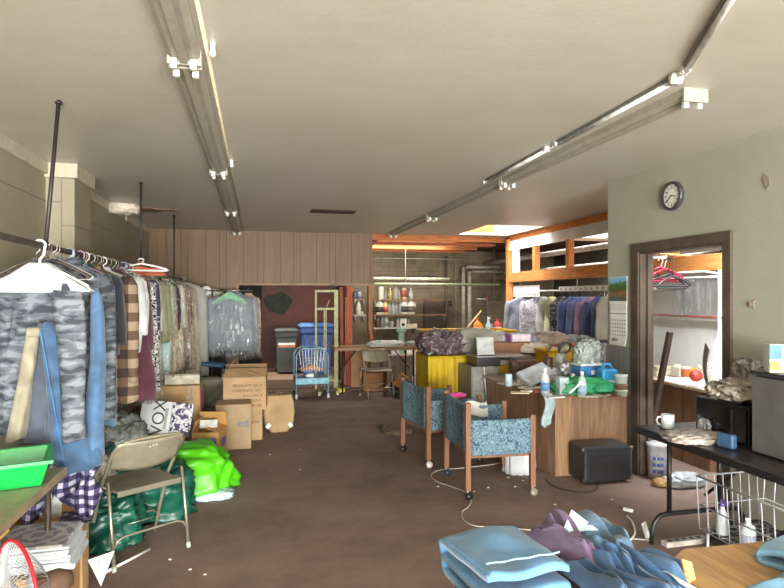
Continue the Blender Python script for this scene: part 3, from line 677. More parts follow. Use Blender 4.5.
# empty hangers crowding the rail
cols = ['#7fa9cf','#b48aa8','#d8d8d4','#c8c6c0','#5b5850','#9a8f80','#e2e2de','#7c7468','#b9b4aa','#4e4b46']
cname = ['sky blue','mauve','white','pale grey','charcoal','taupe','bright white','brown grey','stone','near black']
k = 0
for y in (3.9, 4.12, 4.25, 4.38, 4.47, 4.55, 4.7, 4.85, 5.0, 5.18, 5.34, 5.5, 5.65, 5.85):
    t = thing('empty_hanger', '%s wire hanger hooked among the %s stretch of the crowded rail' % (cname[k % 10], ['near','middle'][k > 6]), 'hanger', (RX, y, RZ), random.uniform(-.5,.5), 'bare hangers hooked among the clothes on the long rail')
    t['label'] = '%s bare hanger between garments on the long rail%s' % (cname[k % 10], ', nearer the purple blouse' if k > 9 else '')
    wire_hanger(t, .36, plain(cols[k % 10], .5), .09, .004, .024); k += 1
# orange and white plastic hangers riding high
def fat_hanger(label, mat, loc, rz, tilt):
    t = thing('plastic_hanger', label, 'hanger', loc, rz); t.rotation_euler = (tilt, 0, rz)
    g = G().tube([(x,0,z) for x,_,z in arc((0,0,0),.022,math.radians(190),math.radians(-30),10)]+[(.012,0,-.03),(0,0,-.05)], .005, 8); g.obj('hook', mat, t, smooth=True)
    G().tube([(0,0,-.05),(.1,0,-.085),(.20,0,-.13),(.215,0,-.15),(.19,0,-.155),(-.19,0,-.155),(-.215,0,-.15),(-.2,0,-.13),(-.1,0,-.085)], .009, 8, close=True).obj('frame', mat, t, smooth=True)
    return t
t = fat_hanger('orange plastic hanger lying over the shoulders of the maroon garments', plain('#c0643c', .5), (RX+.09, 5.62, RZ+.03), .2, .9)
G().sheet(lambda u,v: ((u-.5)*.36, .0, -.06-.08*v), 6, 4, .01).obj('cloth', fabric('#b55d38'), t)
fat_hanger('white plastic hanger sticking out over the orange one', whitep, (RX+.12, 5.48, RZ+.05), .1, 1.0)
# ================================================================= second small rack with bagged shirts
def at_d(px, py, y): return ony(px, py, y)
p = ony(222, 292, 9.7)
t = thing('garment_stand', 'small clothes stand carrying the plastic-covered grey shirts', 'clothes stand', (p.x-.15, 9.75, 0))
G().rod((-.0,0,.0), (0,0,1.70), .013).obj('upright', steel, t, smooth=True); G().rod((-.05,0,1.70), (.62,0,1.70), .012).obj('arm', steel, t, smooth=True)
G().rod((.0,-.3,.01), (0,.1,.01), .013).rod((-.18,0,.012),(.3,0,.012),.013).obj('base', steel, t, smooth=True)
p1 = ony(232, 330, 9.5)
grey = fabric('#7d8890', .1)
for i, (dx, y, lab, m_, L, cv) in enumerate([(-.02, 9.30, 'grey shirt in shiny clear plastic with a mint cape, front of the small stand', grey, .88, .1), (.08, 9.62, 'second grey shirt in plastic tucked behind on the small stand', fabric('#8b949a',.1), .9, .1), (.24, 9.92, 'peach printed blouse in plastic at the right edge of the small stand', patches('peach_print',[(0,'#8b6a5a'),(.4,'#c9a896'),(.6,'#dcc6b4')],14,1.5), .98, .1)]):
    w_ = (.62, .56, .34)[i]
    garment('bagged_shirt', lab, 'shirt', y, m_, w_, L, w_*1.12, .11, .68, cover=cv, x=p1.x+dx, z=1.72, cape=(plain('#7fb592',.8) if i == 0 else None), rz=-.1, cvmat=film('#dfe6e8', .5) if i < 2 else None, seed=31+i)
# linen sack and tape hanging left of it
p = ony(210, 300, 9.9)
t = thing('cloth_cover', 'cream cloth cover with a dangling white roll hanging left of the bagged grey shirts', 'cloth cover', (p.x, 9.9, 0))
G().blob((.02,0,1.56), (.2,.07,.16), .12, 2.5, 3, flat=False).obj('cloth', fabric('#b9b5a0', .06), t, smooth=True)
G().box((.02,-.02,1.45), (.36,.1,.04)).obj('band', fabric('#8b8a78'), t, bev=.01)
tr_ = G(); tr_.tube(arc((-.05,-.1,1.70), .05, 0, 2*PI, 16)[:-1], .03, 8, close=True); tr_.obj('white_roll', whitep, t, smooth=True)
G().tube([(.14,-.08,1.6),(.2,-.09,1.68),(.26,-.09,1.6)], .012, 6).obj('handle', fabric('#8f8a4c'), t, smooth=True)
tag(g_body(.30, 1.1, .34, .12, 77, top=1.45).obj('dark_garment', fabric('#2c2a28'), loc=(p.x+.08, 9.98, 0), smooth=True), 'dark garment hanging between the grey garment bag and the bagged grey shirts', 'garment')
# blue stool/chair seat behind
p = ony(208, 358, 9.0)
t = thing('blue_stool', 'blue seated metal stool behind the cardboard boxes', 'stool', (p.x, 9.0, 0))
G().box((.05,0,.62), (.36,.34,.05), ry=.12).obj('seat', plain('#3b5d8c', .6), t, bev=.02)
for a, b_ in ((-.1,-.13),(.2,-.13),(-.1,.13),(.2,.13)): G().rod((a,b_,.6), (a*1.15,b_*1.15,0), .011).obj('leg', chrome, t, smooth=True)
tag(G().at().lathe([(0,0),(.13,0),(.15,.05),(.155,.30),(.165,.31),(.165,.36),(.145,.38),(0,.38)], (0,0,0), 28).obj('grey_tub', plain('#8d8c7b',.6), loc=(ony(211,390,8.3).x,8.2,.14), smooth=True), 'round grey green tub behind the big cardboard box', 'tub')
tag(G().box((0,0,.07),(.4,.35,.14)).obj('storage_crate', card('#7c6a4e'), loc=(ony(211,400,8.3).x,8.2,0), bev=.003), 'low brown crate under the round grey tub', 'crate')
# ================================================================= CARTONS, BAGS AND THE LEFT FOREGROUND
def at_rot(o, rx, ry, rz): o.rotation_euler = (rx, ry, rz); return o
def carton(name, label, loc, d, rz=0, col='#b08d62', flaps=None, tape=True, group=None, inside='#6e563a'):
    """corrugated box: four walls and a bottom with real thickness, flaps folded flat or open at given angles"""
    t = thing(name, label, 'cardboard box', loc, rz, group); x, y, z = d; w = .005; m = card(col)
    g = G().b2((-x/2,-y/2,0), (x/2,-y/2+w,z)).b2((-x/2,y/2-w,0), (x/2,y/2,z)).b2((-x/2,-y/2+w,0), (-x/2+w,y/2-w,z)).b2((x/2-w,-y/2+w,0), (x/2,y/2-w,z)).b2((-x/2+w,-y/2+w,0), (x/2-w,y/2-w,w))
    g.obj('box_body', m, t)
    fl = flaps if flaps else (2, 2, 2, 2)      # angle in degrees above the horizontal, 2 = shut
    for k, a in enumerate(fl):
        r = math.radians(a)
        if k < 2:   # long flaps hinged on +-y
            s = (-1, 1)[k]; L = y/2-.002; o = G().b2((-x/2,0,0), (x/2,L,w)).obj('flap', m, t, loc=(0, s*y/2, z+.001)); o.rotation_euler = (r, 0, 0 if s < 0 else PI)
        elif any(f > 5 for f in fl):
            s = (-1, 1)[k-2]; L = min(x/2, y/2)-.004; o = G().b2((-y/2+.004,0,0), (y/2-.004,L,w)).obj('flap', m, t, loc=(s*x/2, 0, z-.006)); o.rotation_euler = (r, 0, -PI/2 if s < 0 else PI/2)
    if tape and not flaps: G().b2((-x/2-.001,-.03,z+.007), (x/2+.001,.03,z+.009)).obj('tape', plain('#c3a273', .3), t)
    return t
def print_lines(t, lines, m, x0, z0, y, size, dz, name='printed_text', align='RIGHT'):
    for i, s in enumerate(lines): writing(s, size, m, t, (x0, y, z0-dz*i), (PI/2, 0, 0), .0008, name, align)
ink = plain('#3d342c', .8)
b1 = carton('tall_carton', 'big plain cardboard box with a pink edge under the bagged dresses', (-.80,6.52,0), (.46,.40,.69), 0, '#a98a60')
G().b2((.232,-.2,.05), (.236,.2,.64)).obj('pink_stripe', plain('#a8606a',.7), b1); G().b2((.10,-.206,.1), (.17,-.2015,.69)).obj('tape_strip', film('#e0ddd0', .5), b1)
G().box((.05,-.17,.75), (.34,.04,.10), rx=.3).obj('pale_card', plain('#bfbca9', .8), tag(thing('card_sheet','folded pale card sheet standing on the big plain cardboard box','card',(-.80,6.6,0)),'folded pale card sheet standing on the big plain cardboard box','card'))
b5 = carton('carton', 'plain cardboard box supporting the open printed carton', (-.16,6.98,0), (.44,.40,.335), 0, '#a58a66')
writing('BOX', .04, ink, b5, (.14,-.203,.2), (PI/2,0,0), .0008)
b3 = carton('printed_carton', 'open cardboard carton with five printed text lines, topmost of its stack', (-.12,6.95,.345), (.46,.42,.36), -.06, '#a98c68', flaps=(22, 35, 60, 20))
print_lines(b3, ['PRODUCT: 10-12', 'CONTENTS: 10 C', 'GALLON: 0', 'QUANTITY MADE IN U.S.A.', 'GROSS WT. 20 LBS'], ink, .19, .27, -.213, .042, .055)
b4 = carton('lettered_carton', 'cardboard box with blue lettering beside the brown paper bag', (-.24,6.56,0), (.36,.30,.465), 0, '#9d8768')
writing('ed', .12, plain('#4b6d8c', .7), b4, (.10,-.153,.27), (PI/2,0,0), .0008)
b6 = carton('purple_printed_box', 'small cardboard box with purple printing and a white address label', (-.44,5.93,0), (.25,.34,.33), -.18, '#b3894f', flaps=(-60, 60, 70, 20))
pu = plain('#5a4a94', .6)
pp = G().b2((-.10,-.174,.10), (.10,-.1705,.28)).obj('purple_print', pu, b6)
writing('Me', .09, plain('#c8b48a',.7), pp, (.0,-.1755,.20), (PI/2,0,0), .0008)
G().b2((-.03,-.178,.12),(.03,-.1745,.16)).obj('pale_panel', plain('#c8b48a',.7), pp)
for k in (-.08, .06): G().b2((.1255,k-.04,.05),(.128,k+.04,.12)).obj('side_print', pu, b6); 
G().b2((.1255,-.06,.17),(.128,.08,.25)).obj('side_print', pu, b6)
G().at((-.0,-.05,.39),(.5,.0,.2)).box((0,0,0),(.16,.11,.004)).obj('address_label', plain('#d8d8d2',.6), b6)
b7 = carton('low_carton', 'cardboard box almost hidden behind the camouflage clothes and folding chair', (-1.08,5.25,0), (.55,.40,.40), .08, '#9d8058')
# wrapped parcel with bold lettering
t = thing('printed_parcel', 'white parcel with bold black letters and a lattice patterned end behind the folding chair', 'parcel', (-.82,5.62,.36), .12)
t.rotation_euler = (-.35, .16, .12)
G().b2((-.22,-.02,0), (.04,.07,.30)).obj('lettered_face', plain('#cfd6d8', .5, 0, .03), t, bev=.006)
lat = checks('lattice_print', '#3c3a52', '#dcdce0', '#b9b8c6', 26)
G().b2((.041,-.02,0), (.22,.07,.30)).obj('lattice_end', patches('lattice_scroll',[(0,'#4a4860'),(.47,'#d6d5da'),(.53,'#5a5870'),(.56,'#d8d7dc')],26,.8,1,(1,1,1)), t, bev=.006)
writing('VOX', .15, blackp, t, (-.06,-.0215,.15), (PI/2, -PI/2, 0), .001)
for k in range(4): G().b2((-.012+.006*k,-.0225,.05),(-.009+.006*k,-.0205,.24)).obj('small_print', blackp, t)
tag(carton('cardboard_box', 'x', (-.85,5.68,0), (.42,.34,.34), .1), 'brown box the lettered parcel rests on behind the folding chair', 'cardboard box')
# brown paper carrier bag
p = onz(279, 432, 0)
t = thing('paper_bag', 'crumpled brown paper carrier bag standing alone on the carpet right of the cartons', 'paper bag', (p.x, p.y+.05, 0), .05)
rings = []
for z, a, b_ in [(0,.10,.07),(.02,.115,.085),(.10,.17,.09),(.22,.185,.075),(.34,.175,.05),(.42,.15,.025),(.43,.148,.018)]:
    rings.append([(math.copysign(abs(math.cos(2*PI*k/32))**.45, math.cos(2*PI*k/32))*a+.008*noise.noise(Vector((k*.7, z*12, 0))), math.copysign(abs(math.sin(2*PI*k/32))**.5, math.sin(2*PI*k/32))*b_+.02*noise.noise(Vector((k*.5, z*9, 3))), z+.006*noise.noise(Vector((k, 0, z*9)))) for k in range(32)])
G().loft(rings).obj('bag_body', plain('#a88d68', .9, 0, .1, 5), t, smooth=True)
for dy in (-.02,.02): G().tube([(-.05,dy,.42),(-.035,dy-.02,.46),(0,dy-.03,.475),(.04,dy-.02,.455),(.05,dy,.42)], .005, 6).obj('handle', plain('#7f6a50',.8), t, smooth=True)
for s in (-1,1): G().at((s*.13,-.088,.085),(0,s*.9,0)).box((0,0,0),(.06,.004,.045)).obj('label', plain('#c9cdd0',.6), t)
# folding chairs
M_ch = plain('#8f8a76', .38, .35, .06); M_chr = plain('#a9a595', .3, .7, .05)
def folding_chair(label, loc, rz, dusty=True):
    t = thing('folding_chair', label, 'chair', loc, rz)
    W = .215; r = .0115
    # inverted U: front feet, up past the seat, over the backrest
    path = [(-W,.20,.0),(-W,.145,.15),(-W,.03,.42),(-W,-.10,.60),(-W,-.165,.68)]
    path += [(-W+.015,-.19,.712),(-W+.05,-.20,.733),(-.08,-.205,.742),(.08,-.205,.742),(W-.05,-.20,.733),(W-.015,-.19,.712)]
    path += [(W,-.165,.68),(W,-.10,.60),(W,.03,.42),(W,.145,.15),(W,.20,.0)]
    G().tube(path, r, 10).obj('frame', M_ch, t, smooth=True)
    for s in (-1, 1): G().tube([(s*(W+.018),-.13,.50),(s*(W+.018),-.18,.25),(s*(W+.018),-.22,.012)], .010, 10).obj('leg', M_chr, t, smooth=True)
    for s in (-1, 1): G().rod((s*(W+.018),-.215,.03), (s*(W+.018),-.225,0), .014).obj('foot_cap', plain('#a8a79c',.6), t, smooth=True)
    G().tube([(-W-.01,-.205,.13),(-W+.01,-.20,.165),(-W+.05,-.198,.18),(W-.05,-.198,.18),(W-.01,-.20,.165),(W+.01,-.205,.13)], .007, 8).obj('rear_stretcher', M_chr, t, smooth=True)
    G().tube([(-W,.15,.13),(-W+.04,.14,.165),(W-.04,.14,.165),(W,.15,.13)], .007, 8).obj('front_stretcher', M_chr, t, smooth=True)
    G().tube([(-.08,-.05,.19),(.09,-.05,.19)], .004, 6).obj('cross_rod', M_chr, t, smooth=True)
    def back(u, v):
        x = (u-.5)*2*(W-.004); drop = .03*(1-(2*u-1)**2); z = .735-(v*(.165+drop)); y = -.2+.10*v-.03*math.sin(PI*u)
        return (x, y, z)
    G().sheet(back, 18, 8, .006).obj('backrest', M_ch, t, smooth=True, bev=.0)
    g = G()
    pts = [(-.19,-.185),(.19,-.185),(.20,-.15),(.195,.12),(.16,.185),(-.16,.185),(-.195,.12),(-.20,-.15)]
    g.prism(pts, .425, .448); o = g.obj('seat', M_ch, t, bev=.012)
    G().box((0,-.187,.432), (.40,.012,.034)).obj('seat_rim', M_chr, t, bev=.004)
    for s in (-1, 1): G().rod((s*.18,-.12,.437), (s*(W+.03),-.12,.437), .008).obj('pivot', steel, t, smooth=True)
    if dusty:
        for k in range(3): G().at((-.02+.02*k,-.2225,.69+.003*k)).box((0,0,0), (.008,.002,.004)).obj('scuff', whitep, t)
    return t
folding_chair('beige metal folding chair in front of the green bags, back turned to the viewer', (-.744,4.02,0), math.radians(35))
pc = onz(379, 398, 0); folding_chair('beige metal folding chair standing empty under the far brown table', (pc.x, pc.y+.1, 0), PI+.12, False)
# bags on the carpet
M_lime = plain('#4bb012', .42, 0, .14, 3); M_dgreen = plain('#10483a', .38, 0, .3, 4)
g = G().blob((0,0,.13), (.27,.30,.22), .20, 1.7, 11, 72, 44); 
t = thing('lime_bag', 'bright lime green plastic bag slumped between folding chair and purple printed box', 'plastic bag', (-.53,5.16,0), .2)
g.obj('bag_body', M_lime, t, smooth=True)
G().at((.16,-.02,.10),(0,.3,0)).blob((0,0,0), (.22,.13,.10), .22, 1.3, 4, 40, 24, flat=False, power=1).obj('bag_fold', M_lime, t, smooth=True)
G().at((-.08,-.18,.08)).blob((0,0,0), (.20,.14,.11), .25, 1.6, 8, 40, 24, flat=False, power=1).obj('bag_fold', M_lime, t, smooth=True)
tag(G().blob((0,0,.14), (.36,.30,.24), .26, 2.8, 21, 80, 48).obj('green_bag', M_dgreen, loc=(-.90,4.64,0), rz=.3, smooth=True), 'dark green bin bag heaped behind the folding chair legs', 'bin bag', 'dark green bags')
tag(G().blob((0,0,.17), (.30,.30,.28), .26, 2.8, 33, 80, 48).obj('green_bag', M_dgreen, loc=(-1.24,4.62,0), rz=1.3, smooth=True), 'dark green bin bag pressed to the wall below the plaid cloth', 'bin bag', 'dark green bags')
tag(G().blob((0,0,.12), (.20,.22,.20), .3, 3.2, 41, 60, 40).obj('green_bag', M_dgreen, loc=(-.98,4.22,0), rz=.3, smooth=True), 'smaller dark green bag bulging left of the folding chair', 'bin bag', 'dark green bags')
tag(G().blob((0,0,.02), (.16,.10,.03), .4, 3, 5).obj('plastic_scrap', plain('#b8d4dc', .4), loc=(onz(207,497,0).x, onz(207,497,0).y, 0), smooth=True), 'scrap of pale blue plastic on the carpet in front of the lime bag', 'plastic scrap')
tag(G().blob((0,0,.3), (.16,.14,.32), .22, 2.6, 9, 50, 34).obj('film_heap', crinkle('#8f9694'), loc=(-1.02,5.0,0), smooth=True), 'clear crinkled plastic film hanging behind the folding chair backrest', 'plastic film')
tag(G().blob((0,0,.06), (.10,.12,.11), .35, 3, 19).obj('paper_wad', plain('#b9b2a0', .8), loc=(-1.06,4.28,.34), smooth=True), 'crumpled pale paper tucked between the plaid cloth and green bags', 'paper')
# white stick and triangular card on the carpet
a, b_ = onz(104,573,.012), onz(150,549,.012)
tag(G().rod(a, b_, .008, seg=8).obj('white_stick', whitep, smooth=True), 'white plastic stick lying on the carpet in front of the folding chair', 'stick')
pt = onz(101,586,0)
t = thing('triangular_card', 'white triangular card with a dark scribble propped point down by the tile stack', 'card', (pt.x, pt.y, 0), .15)
G().prism_y([(0,.0),(-.065,.155),(.068,.185)], -.003, .003).obj('card', plain('#c9ccd2', .6), t)
G().at((0,-.005,.13)).tube([(-.03,0,.0),(-.015,0,.02),(-.005,0,-.015),(.01,0,.02),(.02,0,-.01),(.032,0,.015)], .003, 5).obj('scribble', plain('#54566c',.7), t)
# left table with the green tray
t = thing('side_table', 'beige topped table at the left edge carrying the green tray', 'table', (-1.33,2.3,0), .0)
G().b2((-.37,-.95,.715), (.38,.98,.74)).obj('tabletop', plain('#958a70', .5, 0, .08), t, bev=.005)
G().b2((.375,-.95,.700), (.392,.98,.742)).obj('edge_trim', plain('#8f8268', .4), t, bev=.003)
for x in (-.33,.33):
    for y in (-.88,.9): G().rod((x,y,0),(x,y,.715), .014).obj('leg', plain('#4c463e',.5,.4), t, smooth=True)
t = thing('green_tray', 'bright green open plastic tray on the left table', 'tray', (-1.12,3.06,.742), .30)
def tray_shell(x0,y0,x1,y1,h,w):
    R = lambda a,b,z,i=0: [(-a+i,-b+i,z),(a-i,-b+i,z),(a-i,b-i,z),(-a+i,b-i,z)]
    return G().loft([R(x0,y0,0), R(x1,y1,h), R(x1,y1,h,w), R(x0,y0,w,w)])
M_gr = plain('#0f9a42', .35, 0, .05)
tray_shell(.13,.13,.165,.165,.12,.006).obj('tray_body', M_gr, t, bev=.003)
G().loft([[(-a,-a,z),(a,-a,z),(a,a,z),(-a,a,z)] for a, z in ((.163,.108),(.178,.106),(.178,.12),(.163,.12))], caps=False, close=True).obj('rim', M_gr, t)
# tile stack on a carton
tl = onz(47,531,.45)
crt = carton('tile_carton', 'cardboard box with a brown stripe beneath the stack of patterned tiles', (-1.02,3.12,0), (.29,.34,.325), .05, '#b08a55')
G().b2((.03,-.1735,0),(.09,-.171,.32)).obj('brown_stripe', plain('#6e4a34',.7), crt)
M_tile = patches('cement_tile_print', [(0,'#7f8083'),(.45,'#cfd0ce'),(.55,'#8a8b8e'),(.62,'#c9cac8')], 14, .4, 1, (1,1,1))
m, nt, b = nodes_of('tile_scroll'); b.inputs['Roughness'].default_value = .35
v = coords(nt); sx = N(nt, 'ShaderNodeSeparateXYZ'); nt.links.new(v, sx.inputs[0])
def mth(op, a, b_=None):
    n_ = N(nt, 'ShaderNodeMath', operation=op)
    for i, q in enumerate((a, b_)):
        if q is None: continue
        if isinstance(q, (int, float)): n_.inputs[i].default_value = q
        else: nt.links.new(q, n_.inputs[i])
    return n_.outputs[0]
ax_ = mth('ABSOLUTE', sx.outputs[0]); ay_ = mth('ABSOLUTE', sx.outputs[1])
r_ = mth('SQRT', mth('ADD', mth('MULTIPLY', ax_, ax_), mth('MULTIPLY', ay_, ay_)))
w1 = mth('SINE', mth('MULTIPLY', r_, 105)); th_ = mth('ARCTAN2', sx.outputs[1], sx.outputs[0]); w2 = mth('SINE', mth('MULTIPLY', th_, 8))
prd = mth('ADD', w1, mth('MULTIPLY', w2, .8)); w3 = mth('MULTIPLY', mth('SINE', mth('MULTIPLY', ax_, 90)), mth('SINE', mth('MULTIPLY', ay_, 90)))
tot = mth('MULTIPLY_ADD', mth('ADD', prd, w3), .25); nt.nodes[-1]
tt = [n_ for n_ in nt.nodes if n_.type == 'MATH'][-1]; tt.inputs[2].default_value = .5
nt.links.new(ramp(nt, tt.outputs[0], [(0,'#b9bab8'),(.46,'#c9cac6'),(.54,'#84858a')], 'CONSTANT'), b.inputs['Base Color']); M_scroll = m
for k in range(9):
    lab = ['lowest','second lowest','third lowest','fourth lowest','middle','fourth highest','third highest','second highest'][k] if k < 8 else 'top'
    o = G().b2((-.152,-.152,0), (.152,.152,.0125)).obj('floor_tile', [plain('#ccd6dc', .4, 0, .04), M_scroll][k == 8], loc=(-1.02+.006*math.sin(k*2.1)+.008*(8-k)*.5, 3.14+.01*math.cos(k*1.7), .336+.0135*k), rz=.05+.03*math.sin(k*1.3))
    tag(o, ('grey and white scroll patterned tile lying on top of the tile stack' if k == 8 else 'patterned floor tile, %s in the stack of nine' % lab), 'tile', 'stacked patterned floor tiles')
tag(G().prism([(0,0),(.16,.02),(.16,.12),(.11,.12),(.11,.17),(.05,.17),(.05,.22),(0,.22)],0,.006).obj('stepped_sample', patches('navy_step',[(0,'#35354a'),(.5,'#9a9aa6'),(.56,'#3c3c52')],16,.4), loc=(-1.02,3.38,.40), rz=.1), 'navy stepped tile sample poking out beside the tile stack', 'tile sample')
tag(carton('cardboard_box', 'x', (-1.03,3.46,0), (.26,.2,.39), .1), 'box beneath the navy stepped tile sample', 'cardboard box')
# printed boxes below the plaid cloth
for k, (x, y, w_, h, c_) in enumerate([(-1.42,3.62,.26,.52,'#a9823e'), (-1.12,3.74,.26,.50,'#a07646')]):
    bb = carton('grocery_box', ['yellow brown box with a purple panel under the left table','brown box with a white label strip behind the tile stack'][k], (x,y,0), (w_,.22,h), .05, c_)
    if k == 0: G().b2((-.05,-.1135,.3),(.05,-.111,.5)).obj('purple_panel', plain('#5d4478',.6), bb)
    else: G().b2((.0,-.1135,.28),(.05,-.111,.5)).obj('white_strip', plain('#c9ccc8',.6), bb)
# plaid cloth hanging under the jeans
def drape(u, v):
    return (-.24+.38*u+.02*math.sin(v*9+u*7), -.03*math.sin(u*16)-.02*math.sin(u*33+v*3)-.05*v, -.02-v*(.15+.17*abs(math.sin(u*5.2+.6)))+.03*math.sin(u*9)*(1-v))
o = G().sheet(drape, 60, 24, .004).obj('plaid_cloth', plaid_purple, loc=(-1.0,3.56,.72), rz=.1, smooth=True); tag(o, 'purple and white gingham shirt drooping below the blue jeans', 'shirt')
# desk fan on a stand
t = thing('fan', 'floor fan with red trimmed wire guard in the bottom left corner', 'fan', (-.86,2.42,0), math.radians(-52))
Z = .50
G().lathe([(0,0),(.17,0),(.17,.02),(.05,.04),(.02,.06),(0,.06)], (0,.08,0), 30).obj('base', plain('#d8d4cc',.4), t, smooth=True)
G().rod((0,.08,.04),(0,.08,Z-.02), .014).obj('pole', plain('#cfcbc4',.4), t, smooth=True)
G().lathe([(0,.06),(.035,.055),(.05,.02),(.05,-.05),(.03,-.09),(0,-.095)], (0,.10,Z), 26, 'y').obj('motor_housing', plain('#5a4436',.5), t, smooth=True)
R_ = .2
G().tube([(R_*math.cos(a),0,Z+R_*math.sin(a)) for a in [2*PI*k/48 for k in range(48)]], .007, 8, close=True).obj('red_ring', plain('#b3202c',.35), t, smooth=True)
for side in (-1, 1):
    g = G()
    for k in range(60):
        a = 2*PI*k/60; g.tube([(r2*math.cos(a+.25*(1-r2/R_)), (-.05 if side < 0 else .105)*math.cos(r2/R_*PI/2), Z+r2*math.sin(a+.25*(1-r2/R_))) for r2 in (.05,.10,.15,.18,.2)], .0016, 4)
    g.obj('wire_guard', plain('#cfd3d6',.3,.6), t)
G().lathe([(0,-.075),(.045,-.075),(.05,-.06),(0,-.055)], (0,0,Z), 24, 'y').obj('red_hub', plain('#b3202c',.35), t, smooth=True).location = (0,-.145,0)
for k in range(3):
    a = 2*PI*k/3+.4
    G().sheet(lambda u,v: ((.03+.14*u)*math.cos(a+(v-.5)*(.5+.9*u)), .03*(v-.5), Z+(.03+.14*u)*math.sin(a+(v-.5)*(.5+.9*u))), 8, 8, .003).obj('blade', plain('#9aa2a6',.35), t, smooth=True)
# ================================================================= THE BACK OF THE HALL
def wheelie(label, name, p, d, body, lid, extra):
    t = thing(name, label, 'wheelie bin', (p.x, p.y, 0), 0); w_, l, h = d
    R = lambda a, b_, z: [(-a,-b_,z),(a,-b_,z),(a,b_,z),(-a,b_,z)]
    G().loft([R(w_*.40,l*.36,.05), R(w_*.46,l*.44,h*.8), R(w_*.5,l*.48,h*.82), R(w_*.5,l*.5,h*.93)]).obj('bin_body', body, t, bev=.02)
    G().loft([R(w_*.54,l*.54,h*.93), R(w_*.54,l*.55,h*.96), R(w_*.45,l*.46,h)]).obj('lid', lid, t, bev=.015)
    for s in (-1, 1): G().lathe([(0,-.02),(.09,-.02),(.09,.02),(0,.02)], (s*w_*.42,l*.4,.09), 20, 'x').obj('wheel', rubber, t, smooth=True)
    G().rod((-w_*.45,l*.56,h*.9), (w_*.45,l*.56,h*.9), .015).obj('handle', lid, t, smooth=True)
    for f in extra: f(t)
    return t
pg = ony(286, 350, 12.5); bh = EYE-(328-297)/590*(pg.y*.9748+pg.x*.2233)
def lab_g(t): 
    G().box((0,-.29,.62), (.34,.012,.09)).obj('white_sticker', whitep, t); G().box((0,-.296,.60), (.34,.008,.04)).obj('orange_print', plain('#c8743c',.6), t)
wheelie('grey green wheelie bin with an orange and white sticker by the dark red wall', 'wheelie_bin', pg, (.46,.55,bh), plain('#414842',.5), plain('#3a413c',.5), [lab_g])
pb = ony(316, 350, 12.2)
def ribs(t):
    for k in (-.22,-.08,.08,.22): G().box((k,-.31,.5), (.035,.02,.55)).obj('moulded_rib', plain('#3f66a8',.45), t, bev=.006)
wheelie('large blue recycling bin behind the pale blue trolley', 'wheelie_bin', pb, (.66,.66,1.06), plain('#3a62a6',.45), plain('#44699f',.45), [ribs])
# pale blue wire trolley
p = onz(311, 397, 0)
t = thing('blue_trolley', 'pale blue metal trolley with hooped handles and a wire basket', 'trolley', (p.x, p.y, 0), .03); M_bl = plain('#7ea4b8',.45,.1); W = .25
for y in (-.18,.22):
    G().tube([(-W,y,.08),(-W,y,.68),(-W+.04,y,.75),(-W+.11,y,.79),(W-.11,y,.79),(W-.04,y,.75),(W,y,.68),(W,y,.08)], .012, 8).obj('hoop', M_bl, t, smooth=True)
G().box((0,.02,.28), (.52,.44,.10)).obj('deck', M_bl, t, bev=.008); G().box((0,-.202,.275), (.52,.008,.075)).obj('front_lip', plain('#6fb0c4',.4), t)
g = G()
for z in (.42,.60,.78): 
    s_ = .17+.06*(z-.42)/.36; g.tube([(-s_,-.1,z),(s_,-.1,z),(s_,.22,z),(-s_,.22,z)], .005, 5, close=True)
for k in range(9): x = -.16+.04*k; g.tube([(x*1.25,-.1,.78),(x,-.1,.42),(x,.22,.42),(x*1.25,.22,.78)], .003, 4)
g.obj('wire_basket', steel, t)
for x in (-W,W):
    for y in (-.18,.22): G().lathe([(0,-.015),(.04,-.015),(.04,.015),(0,.015)], (x,y,.04), 16, 'x').obj('caster', rubber if y > 0 else whitep, t, smooth=True)
tag(G().at((p.x,p.y+.05,.44),(0,0,.2)).prism_y([(-.2,0),(.2,0),(.06,.05),(0,.09),(-.08,.04)], -.1,.1).obj('cardboard_scrap', card('#a9784a')), 'folded piece of brown cardboard lying in the blue trolley basket', 'cardboard')
tag(G().blob((0,0,.02),(.06,.05,.03),.3,3,2).obj('white_rag', whitep, loc=(p.x-.03,p.y-.1,.335), smooth=True), 'white rag on the deck of the blue trolley', 'rag')
# tall khaki pipe rack
p = onz(326, 392, 0)
t = thing('pipe_rack', 'tall narrow khaki metal rack standing behind the blue trolley', 'rack', (p.x, p.y, 0), 0); M_kh = plain('#8f9064',.5,.1); W = .17
for s, r in ((-1,.018),(1,.035)): G().b2((s*W-r,-.02,.05),(s*W+r,.02,1.72)).obj('upright', M_kh, t, bev=.004)
for z in (.20,1.40,1.70): G().b2((-W,-.018,z-.02),(W,.018,z+.02)).obj('crossbar', M_kh, t, bev=.003)
G().b2((-W,-.4,.03),(-W+.05,.1,.07)).obj('foot', M_kh, t); G().b2((W-.05,-.4,.03),(W,.1,.07)).obj('foot', M_kh, t)
for x in (-W+.02,W-.02): G().lathe([(0,-.015),(.035,-.015),(.035,.015),(0,.015)], (x,-.36,.035), 14, 'x').obj('caster', whitep, t, smooth=True)
G().rod((.0,0,1.40),(.06,0,1.55),.008).obj('hook', M_kh, t); G().rod((-.03,-.0,.2),(-.03,-.0,1.4),.01).rod((.0,-.0,.2),(.0,-.0,1.4),.01).obj('inner_rod', plain('#b5b184',.5), t)
G().rod((-W-.03,0,1.66),(W+.03,0,1.79), .008).obj('top_rod', blackp, t)
tag(G().box((0,0,.05),(.12,.1,.07)).obj('yellow_block', plain('#c9b52c',.5), loc=(onz(341,393,0).x, onz(341,393,0).y, 0), bev=.01), 'small yellow plastic block on the floor beside the pipe rack', 'block')
